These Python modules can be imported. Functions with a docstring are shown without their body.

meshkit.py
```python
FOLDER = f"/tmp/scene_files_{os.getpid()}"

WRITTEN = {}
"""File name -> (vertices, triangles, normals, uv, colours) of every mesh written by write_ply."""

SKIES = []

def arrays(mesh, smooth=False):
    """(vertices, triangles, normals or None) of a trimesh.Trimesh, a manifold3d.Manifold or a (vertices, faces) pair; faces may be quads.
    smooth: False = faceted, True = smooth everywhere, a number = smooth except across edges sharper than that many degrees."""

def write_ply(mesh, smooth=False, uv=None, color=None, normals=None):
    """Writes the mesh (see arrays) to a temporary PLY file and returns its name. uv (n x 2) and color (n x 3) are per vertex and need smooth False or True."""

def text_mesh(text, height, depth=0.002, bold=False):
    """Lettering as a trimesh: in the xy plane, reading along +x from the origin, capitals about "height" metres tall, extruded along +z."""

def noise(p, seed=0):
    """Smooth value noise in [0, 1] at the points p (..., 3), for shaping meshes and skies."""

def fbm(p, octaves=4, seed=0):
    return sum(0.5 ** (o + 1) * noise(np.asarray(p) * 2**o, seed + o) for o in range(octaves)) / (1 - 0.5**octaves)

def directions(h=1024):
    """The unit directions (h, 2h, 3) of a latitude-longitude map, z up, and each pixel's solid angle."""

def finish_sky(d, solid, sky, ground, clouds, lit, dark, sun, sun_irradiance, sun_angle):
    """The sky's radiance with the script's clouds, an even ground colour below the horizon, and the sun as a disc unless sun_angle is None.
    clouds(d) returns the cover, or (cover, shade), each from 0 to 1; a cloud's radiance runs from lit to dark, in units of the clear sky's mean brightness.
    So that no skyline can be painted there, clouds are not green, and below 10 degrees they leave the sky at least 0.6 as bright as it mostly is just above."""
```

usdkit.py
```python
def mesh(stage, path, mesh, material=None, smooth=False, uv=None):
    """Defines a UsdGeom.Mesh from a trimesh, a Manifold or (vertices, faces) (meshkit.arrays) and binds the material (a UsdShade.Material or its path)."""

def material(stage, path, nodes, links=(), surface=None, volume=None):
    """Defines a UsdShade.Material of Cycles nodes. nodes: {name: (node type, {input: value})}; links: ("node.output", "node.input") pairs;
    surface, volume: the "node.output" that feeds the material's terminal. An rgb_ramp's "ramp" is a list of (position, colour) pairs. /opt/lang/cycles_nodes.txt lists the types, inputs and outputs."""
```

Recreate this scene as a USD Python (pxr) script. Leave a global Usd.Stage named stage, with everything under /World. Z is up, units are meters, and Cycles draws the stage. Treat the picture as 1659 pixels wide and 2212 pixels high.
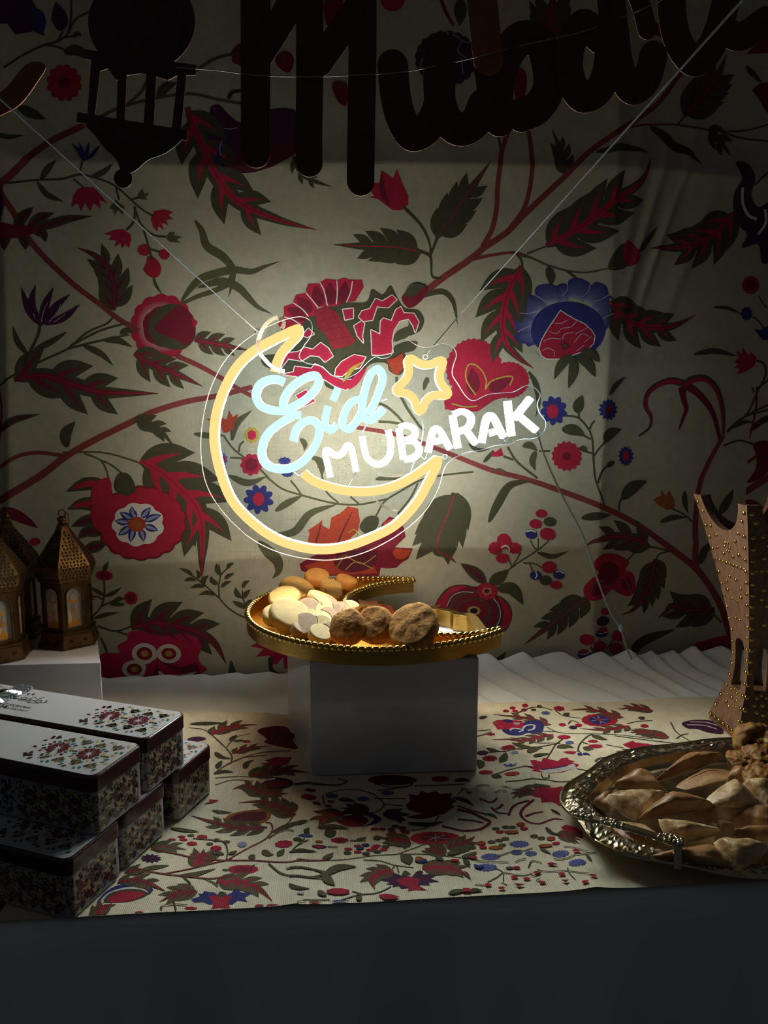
import math, random
import numpy as np, trimesh, usdkit, meshkit
import manifold3d as m3
import shapely
from shapely.geometry import Polygon, LineString, Point, MultiPolygon
from shapely.ops import unary_union
from pxr import Usd, UsdGeom, UsdLux, UsdShade, Gf, Sdf, Vt

random.seed(7)
RNG = np.random.default_rng(7)
stage = Usd.Stage.CreateInMemory()
UsdGeom.SetStageUpAxis(stage, 'Z')
UsdGeom.SetStageMetersPerUnit(stage, 1.0)
UsdGeom.Xform.Define(stage, '/World')
UsdGeom.Scope.Define(stage, '/World/Looks')

# ------------------------------------------------------------------ camera, ambient light, exposure
W, H, F = 1659.0, 2212.0, 1534.0
CX, CY = W / 2, H / 2
YAW, PITCH = math.radians(4.4), math.radians(8.0)
CAM = np.array([0, 0, 1.38])
FW = np.array([math.sin(YAW) * math.cos(PITCH), math.cos(YAW) * math.cos(PITCH), -math.sin(PITCH)])
RT = np.array([math.cos(YAW), -math.sin(YAW), 0.0])
UP = np.cross(RT, FW)
cam = UsdGeom.Camera.Define(stage, '/World/camera')
mm = np.eye(4); mm[0, :3] = RT; mm[1, :3] = UP; mm[2, :3] = -FW; mm[3, :3] = CAM
cam.AddTransformOp().Set(Gf.Matrix4d(*mm.ravel().tolist()))
cam.CreateHorizontalApertureAttr(24.0); cam.CreateVerticalApertureAttr(24.0 * H / W)
cam.CreateFocalLengthAttr(24.0 * F / W)
cam.CreateClippingRangeAttr(Gf.Vec2f(0.01, 100.0))
cam.CreateExposureAttr(0.0)

GLOW_SIDE, GLOW_FRONT = 155.0, 1.25          # neon flex: side jacket and front diffuser
dome = UsdLux.DomeLight.Define(stage, '/World/room_ambient')
dome.CreateColorAttr(Gf.Vec3f(0.86, 0.93, 1.0)); dome.CreateIntensityAttr(0.0075)

def ray(px, py): return FW + RT * ((px - CX) / F) - UP * ((py - CY) / F)
def onz(px, py, z): d = ray(px, py); return CAM + d * ((z - CAM[2]) / d[2])
def ony(px, py, y): d = ray(px, py); return CAM + d * (y / d[1])

# ------------------------------------------------------------------ scene helpers
_used = {}
def numbered(parent, name):
    k = (str(parent), name); n = _used.get(k, 0); _used[k] = n + 1
    return f'{parent}/{name}' if n == 0 else f'{parent}/{name}_{n:03d}'
def setcd(p, **kw):
    for k, v in kw.items():
        if v: p.SetCustomDataByKey(k, v)
def path_of(o): return '/World' if o is None else str(o.GetPath())
def thing(name, label, cat, loc=(0, 0, 0), rz=0.0, group=None, sc=None):
    x = UsdGeom.Xform.Define(stage, numbered('/World', name))
    x.AddTranslateOp().Set(Gf.Vec3d(*map(float, loc))); x.AddRotateZOp().Set(float(rz))
    if sc: x.AddScaleOp().Set(Gf.Vec3f(sc, sc, sc))
    setcd(x.GetPrim(), label=label, category=cat, group=group)
    return x.GetPrim()
def copy_of(src, label, loc, rz, sc=None):
    d = src.GetCustomData()
    x = UsdGeom.Xform.Define(stage, numbered('/World', str(src.GetName())))
    x.AddTranslateOp().Set(Gf.Vec3d(*map(float, loc))); x.AddRotateZOp().Set(float(rz))
    if sc: x.AddScaleOp().Set(Gf.Vec3f(sc, sc, sc))
    p = x.GetPrim(); p.GetReferences().AddInternalReference(src.GetPath()); p.SetInstanceable(True)
    setcd(p, label=label, category=d['category'], group=d.get('group'))
    return p
def loc_of(o):
    t = o.GetAttribute('xformOp:translate').Get() if o and o.HasAttribute('xformOp:translate') else None
    return np.zeros(3) if t is None else np.array(t)
def mesh(parent, name, m, mat, smooth=35, label=None, cat=None, group=None, kind=None, world=None):
    """One Mesh prim. world: the thing whose translation is taken off vertices given in world coordinates."""
    if isinstance(m, (list,)): m = trimesh.util.concatenate(m)
    v, f, n = meshkit.arrays(m, smooth)
    if world is not None: v = v - loc_of(world)
    return raw(parent, name, v, f, mat, n, None, label, cat, group, kind)
def raw(parent, name, v, f, mat, n=None, col=None, label=None, cat=None, group=None, kind=None, world=None):
    if world is not None: v = v - loc_of(world)
    p = UsdGeom.Mesh.Define(stage, numbered(path_of(parent), name))
    p.CreatePointsAttr(Vt.Vec3fArray.FromNumpy(np.ascontiguousarray(v, np.float32)))
    f = np.asarray(f, np.int32)
    p.CreateFaceVertexCountsAttr(Vt.IntArray.FromNumpy(np.full(len(f), f.shape[1], np.int32)))
    p.CreateFaceVertexIndicesAttr(Vt.IntArray.FromNumpy(f.ravel().copy()))
    p.CreateSubdivisionSchemeAttr('none')
    if n is not None:
        p.CreateNormalsAttr(Vt.Vec3fArray.FromNumpy(np.ascontiguousarray(n, np.float32))); p.SetNormalsInterpolation('vertex')
    if col is not None:
        UsdGeom.PrimvarsAPI(p).CreatePrimvar('ink', Sdf.ValueTypeNames.Color3fArray, 'vertex').Set(Vt.Vec3fArray.FromNumpy(np.ascontiguousarray(col, np.float32)))
    UsdShade.MaterialBindingAPI.Apply(p.GetPrim()).Bind(mat)
    setcd(p.GetPrim(), label=label, category=cat, group=group, kind=kind)
    return p.GetPrim()

def lin(c):
    if isinstance(c, str): c = [int(c[i:i + 2], 16) / 255 for i in (0, 2, 4)]
    return tuple(x / 12.92 if x <= 0.04045 else ((x + 0.055) / 1.055) ** 2.4 for x in c)
def mat(name, nodes, links=(), surface='p.BSDF', **k): return usdkit.material(stage, '/World/Looks/' + name, nodes, links, surface=surface, **k)
def plain(name, c, rough=0.6, metal=0.0, **kw):
    return mat(name, {'p': ('principled_bsdf', {'base_color': lin(c), 'roughness': rough, 'metallic': metal, **kw})})
def noisy(name, c1, c2, scale=8, rough=0.6, metal=0.0, bump=0.0, bscale=None, detail=4, dist=0.002, **kw):
    nodes = {'g': ('texture_coordinate', {}), 'n': ('noise_texture', {'scale': scale, 'detail': detail, 'roughness': 0.6}),
             'r': ('rgb_ramp', {'ramp': [(0.3, lin(c1)), (0.7, lin(c2))]}),
             'p': ('principled_bsdf', {'roughness': rough, 'metallic': metal, **kw})}
    links = [('g.object', 'n.vector'), ('n.fac', 'r.fac'), ('r.color', 'p.base_color')]
    if bump:
        nodes['m'] = ('noise_texture', {'scale': bscale or scale * 4, 'detail': 5, 'roughness': 0.6})
        nodes['b'] = ('bump', {'strength': bump, 'distance': dist})
        links += [('g.object', 'm.vector'), ('m.fac', 'b.height'), ('b.normal', 'p.normal')]
    return mat(name, nodes, links)
def glow(name, c, s): return mat(name, {'e': ('emission', {'color': c, 'strength': s})}, surface='e.emission')

def weave(name, rep_a, rep_b, ax_a, ax_b, rough=0.75, depth=0.17, bump=0.35, ribbed=False):
    """Printed woven linen: the ink primvar times the tone of the threads; rep = threads per metre along each axis."""
    nodes = {'g': ('geometry', {}), 'a': ('attribute', {'attribute': 'ink'}), 's': ('separate_xyz', {}),
             'ua': ('math', {'math_type': 'multiply', 'value2': rep_a * math.pi}), 'ub': ('math', {'math_type': 'multiply', 'value2': rep_b * math.pi}),
             'sa': ('math', {'math_type': 'sine'}), 'sb': ('math', {'math_type': 'sine'}),
             'q': ('math', {'math_type': 'multiply'}), 'aq': ('math', {'math_type': 'absolute'}),
             'n': ('noise_texture', {'scale': 60, 'detail': 4}), 'nn': ('noise_texture', {'scale': 700, 'detail': 2}),
             'h': ('math', {'math_type': 'multiply_add', 'value2': depth, 'value3': 1 - depth}),
             'h2': ('math', {'math_type': 'multiply_add', 'value2': 0.30, 'value3': 0.85}),
             'hh': ('math', {'math_type': 'multiply'}), 'c': ('combine_xyz', {}), 'x': ('vector_math', {'math_type': 'multiply'}),
             'b': ('bump', {'strength': bump, 'distance': 0.0008}),
             'p': ('principled_bsdf', {'roughness': rough, 'specular_ior_level': 0.12})}
    links = [('g.position', 's.vector'), (f's.{ax_a}', 'ua.value1'), (f's.{ax_b}', 'ub.value1'), ('ua.value', 'sa.value1'), ('ub.value', 'sb.value1'),
             ('sa.value', 'q.value1'), ('q.value', 'aq.value1'), ('aq.value', 'h.value1'), ('g.position', 'n.vector'), ('g.position', 'nn.vector'),
             ('n.fac', 'h2.value1'), ('h.value', 'hh.value1'), ('h2.value', 'hh.value2'), ('hh.value', 'c.x'), ('hh.value', 'c.y'), ('hh.value', 'c.z'),
             ('a.color', 'x.vector1'), ('c.vector', 'x.vector2'), ('x.vector', 'p.base_color'), ('aq.value', 'b.height'), ('b.normal', 'p.normal')]
    if ribbed: nodes['q'] = ('math', {'math_type': 'multiply', 'value2': 1.0})
    else: links.append(('sb.value', 'q.value2'))
    return mat(name, nodes, links)

# ------------------------------------------------------------------ curves
def cr(pts, n=10, closed=False):
    p = np.asarray(pts, float)
    if len(p) < 3 and not closed:
        t = np.linspace(0, 1, n + 1)[:, None]; return p[0] * (1 - t) + p[-1] * t
    q = np.vstack([p[-1:], p, p[:2]]) if closed else np.vstack([2 * p[0] - p[1], p, 2 * p[-1] - p[-2]])
    out = []
    for i in range(1, len(q) - 2):
        a, b, c, d = q[i - 1:i + 3]
        # centripetal knots
        t0 = 0; t1 = t0 + max(np.linalg.norm(b - a), 1e-9) ** .5; t2 = t1 + max(np.linalg.norm(c - b), 1e-9) ** .5; t3 = t2 + max(np.linalg.norm(d - c), 1e-9) ** .5
        t = np.linspace(t1, t2, n, endpoint=False)[:, None]
        A1 = (t1 - t) / (t1 - t0) * a + (t - t0) / (t1 - t0) * b; A2 = (t2 - t) / (t2 - t1) * b + (t - t1) / (t2 - t1) * c; A3 = (t3 - t) / (t3 - t2) * c + (t - t2) / (t3 - t2) * d
        B1 = (t2 - t) / (t2 - t0) * A1 + (t - t0) / (t2 - t0) * A2; B2 = (t3 - t) / (t3 - t1) * A2 + (t - t1) / (t3 - t1) * A3
        out.append((t2 - t) / (t2 - t1) * B1 + (t - t1) / (t2 - t1) * B2)
    r = np.vstack(out)
    return r if closed else np.vstack([r, q[-2:-1]])
def normals2(p):
    d = np.gradient(p, axis=0); d /= np.maximum(np.linalg.norm(d, axis=1, keepdims=True), 1e-9)
    return d, np.stack([-d[:, 1], d[:, 0]], 1)
def arclen(p): return np.concatenate([[0], np.cumsum(np.linalg.norm(np.diff(p, axis=0), axis=1))])
def resample(p, step):
    s = arclen(p); n = max(2, int(round(s[-1] / step)) + 1); t = np.linspace(0, s[-1], n)
    return np.stack([np.interp(t, s, p[:, k]) for k in range(p.shape[1])], 1)
def ribbon(p, w):
    p = np.asarray(p, float); d, n = normals2(p); w = np.broadcast_to(np.asarray(w, float), (len(p),))[:, None] / 2
    quads = [Polygon([p[i] + n[i] * w[i], p[i + 1] + n[i + 1] * w[i + 1], p[i + 1] - n[i + 1] * w[i + 1], p[i] - n[i] * w[i]]) for i in range(len(p) - 1)]
    g = unary_union([q.buffer(1e-6) if q.is_valid else q.convex_hull for q in quads] )
    return g
def polys(g): return [x for x in getattr(g, 'geoms', [g]) if isinstance(x, Polygon) and x.area > 1e-12]

REG = {'F': (0, 0, 1), 'A': (0, 0, 2.765), 'B': (530, 0, 2.765), 'C': (1059, 0, 2.765), 'D': (0, 500, 2.765), 'E': (1059, 500, 2.765), 'G': (0, 1000, 2.765),
       'H': (1059, 1000, 2.765), 'J': (420, 660, 4.1475), 'K': (800, 660, 4.1475), 'N': (420, 960, 2.765), 'O': (520, 1210, 2.765), 'Q': (560, 570, 4.1475),
       'S': (1000, 560, 3.318), 'T': (220, 1200, 4.1475), 'U': (360, 180, 4.608), 'V': (1000, 1500, 4.1475), 'W': (640, 1680, 4.1475), 'X': (1000, 1680, 5.53),
       'Y': (840, 1180, 4.88), 'Z': (200, 1540, 3.318), 'M': (1159, 1560, 3.318), 'P': (1480, 1070, 4.022)}
def pts(s, reg=None):
    """'A 10,20 30,40' -> photo coordinates of the traced points."""
    out = []
    for t in s.split():
        if t in REG: reg = t; continue
        x, y = t.split(','); ox, oy, k = REG[reg]; out.append((ox + float(x) / k, oy + float(y) / k))
    return np.array(out)

# ------------------------------------------------------------------ printed cloth
INK = {k: np.array(lin(v)) for k, v in {'g': '57533c', 'G': '4a4735', 'r': 'a8263c', 'd': '742030', 'b': '833c3a', 'n': '353570', 'u': '482440', 'w': 'd9cfc6',
       'o': '9a5a2c', 'a': 'a8402c', 'p': 'b02646', 'y': 'a8913f', 'i': '8f8fb0', 'c': '8f2a33', 'v': '5a6096', 'm': '5c2430', 'k': '24202a', 'q': 'b9a9b4', 't':'b98a5a'}.items()}
class Cloth:
    def __init__(self, to_plane, surf, material, lift=0.00025, step=0.00008, edge=9.0, clip=None, slim=1.0):
        self.T, self.surf, self.mat, self.lift, self.step, self.edge, self.clip, self.slim = to_plane, surf, material, lift, step, edge, clip, slim
    def k(self, p):
        p = np.asarray(p, float); a = self.T(p[None])[0]; b = self.T(p[None] + [[1.0, 0]])[0]; return np.linalg.norm(b - a)
    def shape_mesh(self, g, colour, grad=None):
        out = []
        if self.clip is not None: g = g.intersection(self.clip)
        for q in polys(g):
            q = q.simplify(0.12)
            if q.is_empty or q.area < 0.4: continue
            try: v, f = trimesh.creation.triangulate_polygon(q, engine='earcut')
            except Exception: continue
            v, f = trimesh.remesh.subdivide_to_size(np.c_[v, np.zeros(len(v))], f, self.edge, max_iter=12)
            out.append((v[:, :2], f, np.tile(colour, (len(v), 1)) if grad is None else grad(v[:, :2]), q))
        return out
    def lobed(self, P, half, n, seed=0):
        """An acanthus leaf along the spine P (plane mm): (outline, inner)."""
        P = resample(P, 1.5); s = arclen(P) / arclen(P)[-1]; d, nn = normals2(P)
        core = ribbon(P, half * 0.80 * np.clip(np.sin(np.pi * np.clip(s, 0.02, 1) ** 0.62), 0.02, 1) ** 0.9)
        inner = ribbon(P, half * 0.32 * np.clip(np.sin(np.pi * np.clip(s * 0.93 + .05, 0.0, 1) ** 0.7), 0.03, 1))
        outer, inn = [core.buffer(0.3)], [inner.buffer(0.2)]
        L = arclen(P)[-1]
        for side in (-1, 1):
            for j in range(n):
                t = 0.06 + 0.66 * (j + (0.30 if side > 0 else 0.0)) / n
                i = int(t * (len(P) - 1)); env = (0.70 + 0.55 * math.sin(math.pi * (t + .12) ** 0.8))* (1 - 0.35 * t)
                ln = half * 1.42 * env
                ang = math.radians(52 - 14 * t) * side
                c, sn = math.cos(ang), math.sin(ang); v = np.array([d[i][0] * c - d[i][1] * sn, d[i][0] * sn + d[i][1] * c])
                m_ = P[i] + v * ln * 0.55 + nn[i] * side * ln * 0.04; e = P[i] + v * ln + d[i] * ln * 0.28
                b = cr([P[i] - d[i] * ln * .1, m_, e], 8); q = arclen(b) / arclen(b)[-1]
                wl = min(0.58 * ln, 0.76 * L / n)
                outer.append(ribbon(b, wl * np.clip(np.sin(np.pi * (0.12 + 0.88 * q) ** 0.85), 0.02, 1)))
                b2 = cr([P[i], P[i] * .4 + m_ * .6, m_ * .5 + e * .5], 6); q2 = arclen(b2) / arclen(b2)[-1]
                inn.append(ribbon(b2, wl * 0.42 * np.clip(1 - q2, 0.05, 1)))
        o = unary_union(outer).buffer(-0.3).buffer(0.3)
        return o, unary_union(inn).intersection(o)
    def draw(self, parent, text):
        name, acc, layer = None, [], 0
        bag = []
        def build(nm, items, kind=None):
            V, Fc, C, Nn, o = [], [], [], [], 0
            for (v, f, c, l, q) in items:
                p, n = self.surf(v); V.append(p + n * (self.lift + self.step * l)); Nn.append(n); Fc.append(f + o); C.append(c); o += len(v)
            V, Fc, Nn = np.vstack(V), np.vstack(Fc), np.vstack(Nn)
            fn = np.cross(V[Fc[:, 1]] - V[Fc[:, 0]], V[Fc[:, 2]] - V[Fc[:, 0]]); flip = (fn * Nn[Fc[:, 0]]).sum(1) < 0; Fc[flip] = Fc[flip][:, ::-1]
            raw(parent, nm, V, Fc, self.mat, Nn, np.vstack(C), kind=kind, world=parent)
        def flush():
            """Each printed motif that stands alone is a part; specks go together."""
            nonlocal acc
            if acc and name:
                u = polys(unary_union([a[4].buffer(0.8) for a in acc])); left = list(range(len(acc)))
                for g in u:
                    mine = [i for i in left if g.intersects(acc[i][4].representative_point())]; left = [i for i in left if i not in mine]
                    if not mine: continue
                    x0, y0, x1, y1 = g.bounds
                    if max(x1 - x0, y1 - y0) < 24 or g.area < 110: bag.extend(acc[i] for i in mine)
                    else: build(name, [acc[i] for i in mine])
            acc = []
        gl = 0
        for line in text.strip().splitlines():
            line = line.strip()
            if not line: continue
            if line[0] == '#':
                flush(); name = line[1:].strip(); gl += 1; layer = gl % 3; continue
            head, tail = line.split('|'); h = head.split(); kind = h[0]
            def add(g, col, grad=None, up=0):
                nonlocal layer
                layer += 1
                for (v, f, c, q) in self.shape_mesh(g, INK[col] if isinstance(col, str) else col, grad): acc.append((v, f, c, layer, q))
            for seg in tail.split(';'):
                if not seg.strip(): continue
                reg = [t for t in tail.split() if t in REG][0]
                p = pts(seg, reg); T = self.T
                if kind == 'r':                                    # tapering stem
                    w0, w1, col = float(h[1]), float(h[2]), h[3]; c = T(cr(p, 10)); s = arclen(c); s = s / max(s[-1], 1e-9)
                    k = self.k(p[len(p) // 2]); add(ribbon(c, k * (w0 * (1 - s) + w1 * s)), col)
                elif kind == 'b':                                  # simple or wavy leaf blade
                    w, col = float(h[1]), h[2]; c = T(cr(p, 10)); s = arclen(c); s = s / s[-1]; k = self.k(p[len(p) // 2])
                    prof = k * w * np.clip(np.sin(np.pi * (0.03 + 0.97 * s) ** 0.8), 0.03, 1) ** 0.85
                    add(ribbon(c, prof), col)
                    if len(h) > 3: add(ribbon(c[1:-3], prof[1:-3] * 0.45), h[3])
                elif kind == 'l':                                  # lobed leaf
                    half, n, oc, ic = float(h[1]), int(h[2]), h[3], h[4]; k = self.k(p[len(p) // 2])
                    o, i = self.lobed(T(cr(p, 12)), half * k * self.slim, n); add(o, oc)
                    if ic != '-':
                        add(i, ic)
                        c = T(cr(p, 12)); add(ribbon(c[2:-4], k * 1.6), 'r' if ic in 'dm' else 'd')
                    else:
                        c = T(cr(p, 12)); add(ribbon(c[2:-4], k * 2.2), 'r' if len(h) > 5 else 'G')
                elif kind in 'psQ' and kind != 'r':                   # polygons: p straight, s smooth, Q straight with a pale outline
                    q = p if kind != 's' else cr(p, 6, True)
                    g = Polygon(T(q)).buffer(0)
                    if kind == 'Q': add(g.buffer(self.k(p[0]) * 2.2).simplify(.3), 'w')
                    add(g, h[1])
                    if kind == 'Q':
                        add(g.buffer(-self.k(p[0]) * 6), 'r')
                elif kind == 'f':                                  # rosette: rx ry n depth style inks...
                    rx, ry, n, dep, sty = float(h[1]), float(h[2]), int(h[3]), float(h[4]), h[5]
                    for c0 in p:
                        th = np.linspace(0, 2 * np.pi, max(48, n * 12), endpoint=False)
                        for ci, sc in zip(h[6].split(','), (1, .62, .3)):
                            nn_ = n if sc == 1 or sty != 's' else 6
                            wv = np.abs(np.sin(nn_ * th / 2 + 0.4)) if sty == 's' else (1 - np.abs(((nn_ * th / (2 * np.pi)) % 1) * 2 - 1)) if sty == 't' else np.ones_like(th)
                            r = sc * (1 - dep * (1 - wv)); q = np.stack([c0[0] + rx * r * np.cos(th), c0[1] + ry * r * np.sin(th)], 1)
                            g = Polygon(T(q)).buffer(0)
                            if len(ci) == 2:
                                a, b = INK[ci[0]], INK[ci[1]]; ct = T(c0[None])[0]; mxr = max(np.linalg.norm(T(q) - ct, axis=1))
                                def gr(v, a=a, b=b, ct=ct, mxr=mxr):
                                    t = np.clip((np.linalg.norm(v - ct, axis=1) / mxr - 0.38) / 0.38, 0, 1)[:, None]; return a * (1 - t) + b * t
                                old = self.edge; self.edge = min(old, mxr / 6); add(g, ci[0], gr); self.edge = old
                            else: add(g, ci)
                elif kind == 'h':                                  # petals shaded from the heart outwards: cx cy s0 ink_in ink_out | outline
                    c0 = pts(h[1])[0] if ',' in h[1] else None
                    q = cr(p, 5, True); ct = T(np.array([[float(h[1]), float(h[2])]]))[0]; Q_ = T(q); s0 = float(h[3]); a, b = INK[h[4]], INK[h[5]]
                    V, Fc, C = [], [], []; R = 5
                    for rr in range(R):
                        t = rr / (R - 1); V.append(ct + (Q_ - ct) * (s0 + (1 - s0) * t)); C.append(np.tile(a * (1 - t ** .34) + b * t ** .34, (len(q), 1)))
                    n_ = len(q)
                    for rr in range(R - 1):
                        i = np.arange(n_ - 1); Fc += [np.stack([rr * n_ + i, rr * n_ + i + 1, (rr + 1) * n_ + i + 1], 1), np.stack([rr * n_ + i, (rr + 1) * n_ + i + 1, (rr + 1) * n_ + i], 1)]
                    layer += 1; acc.append((np.vstack(V), np.vstack(Fc), np.vstack(C), layer, Polygon(Q_).buffer(0)))
        flush()
        if bag: build('printed_specks', bag, 'stuff')
# ------------------------------------------------------------------ room shell
wall_m = noisy('wall_paint', '6b665f', '757069', 3, 0.9)
def box(lo, hi): m = trimesh.creation.box(np.subtract(hi, lo)); m.apply_translation((np.add(lo, hi)) / 2); return m
mesh(None, 'wall_back', box((-2.6, 1.84, 0), (2.9, 1.94, 2.9)), wall_m, False, label='plain wall behind the printed cloth', cat='wall', kind='structure')
mesh(None, 'floor', box((-2.6, -1.2, -0.1), (2.9, 1.94, 0)), noisy('floor_stone', '4a4744', '56524e', 4, 0.6), False, label='floor under the table', cat='floor', kind='structure')

# ------------------------------------------------------------------ printed backdrop cloth
YB = 1.69
def crease(d, a, w, e=0.004): return a * (np.exp(-np.sqrt(d * d + e * e) / w))
def back_h(x, z):
    """How far the hanging cloth stands forward of its plane: fold marks, panels between them and a soft hang."""
    h = 0
    xr = 0.655 + 0.004 * np.sin(z * 5); h += crease(x - xr, 0.024, 0.06)
    xl = -0.745 + 0.055 * (1.0 - z) * -1.0; h += crease(x - xl, 0.020, 0.05)
    xm = -0.215 + 0.01 * np.sin(z * 3); h += crease(x - xm, -0.004, 0.05)
    h += crease(z - (1.925 + 0.006 * np.sin(x * 4)), 0.020, 0.06)
    h += crease(z - (1.045 + 0.05 * np.clip(x + .1, -.6, .3) - 0.01 * np.clip(x - .2, 0, 1)), 0.024, 0.06)
    h += crease(z - (1.50 + 0.01 * np.sin(x * 6)), 0.005, 0.05) * np.clip((x - .2) * 3, 0, 1)
    for (cx, cz, tilt, a, w) in ((0.735, 1.80, 0.10, 0.010, 0.013), (0.785, 1.80, 0.16, 0.008, 0.010), (0.70, 1.86, -0.05, 0.008, 0.018), (0.85, 1.75, .2, .006, .02)):
        d = x - cx - tilt * (z - cz) - 0.03 * np.sin((z - cz) * 5); h += a * np.exp(-(d / w) ** 2) * np.exp(-((z - cz) / 0.17) ** 2)
    h += 0.010 * np.sin(x * 3.1 + 1.2 * np.sin(z * 1.7)) + 0.004 * np.sin(x * 9 + z * 4)
    h += 0.006 * (meshkit.fbm(np.stack([x * 5, z * 4, 0 * x], -1), 3, 3) - 0.5) * 2
    return h
def back_surf(uv):
    x, z = uv[:, 0] / 1000, -uv[:, 1] / 1000
    e = 0.0015; h = back_h(x, z); hx = (back_h(x + e, z) - back_h(x - e, z)) / (2 * e); hz = (back_h(x, z + e) - back_h(x, z - e)) / (2 * e)
    n = np.stack([-hx, -np.ones_like(h), -hz], 1); n /= np.linalg.norm(n, axis=1, keepdims=True)
    return np.stack([x, YB - h, z], 1), n
def back_T(p):
    p = np.asarray(p, float); d = FW + np.outer((p[:, 0] - CX) / F, RT) - np.outer((p[:, 1] - CY) / F, UP)
    q = CAM + d * (YB / d[:, 1])[:, None]; return np.stack([q[:, 0] * 1000, -q[:, 2] * 1000], 1)
linen = weave('printed_linen', 330, 330, 'x', 'z')
cream = np.array(lin('b0a691'))
xs = np.arange(-1.02, 1.38, 0.0055); zs = np.arange(0.62, 2.42, 0.0055)
gx, gz = np.meshgrid(xs, zs); uv = np.stack([gx.ravel() * 1000, -gz.ravel() * 1000], 1)
bp, bn = back_surf(uv); nx, nz = len(xs), len(zs)
i, j = np.meshgrid(np.arange(nx - 1), np.arange(nz - 1)); a = (j * nx + i).ravel()
bf = np.stack([a, a + 1, a + nx + 1, a + nx], 1)
backdrop = thing('backdrop_cloth', 'cream linen cloth printed with red and navy flowers on branches, hung as a backdrop', 'backdrop', (0, YB, 0.62))
raw(backdrop, 'fabric', bp, bf, linen, bn, np.tile(cream, (len(bp), 1)), world=backdrop)
BACK = Cloth(back_T, back_surf, linen)
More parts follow.
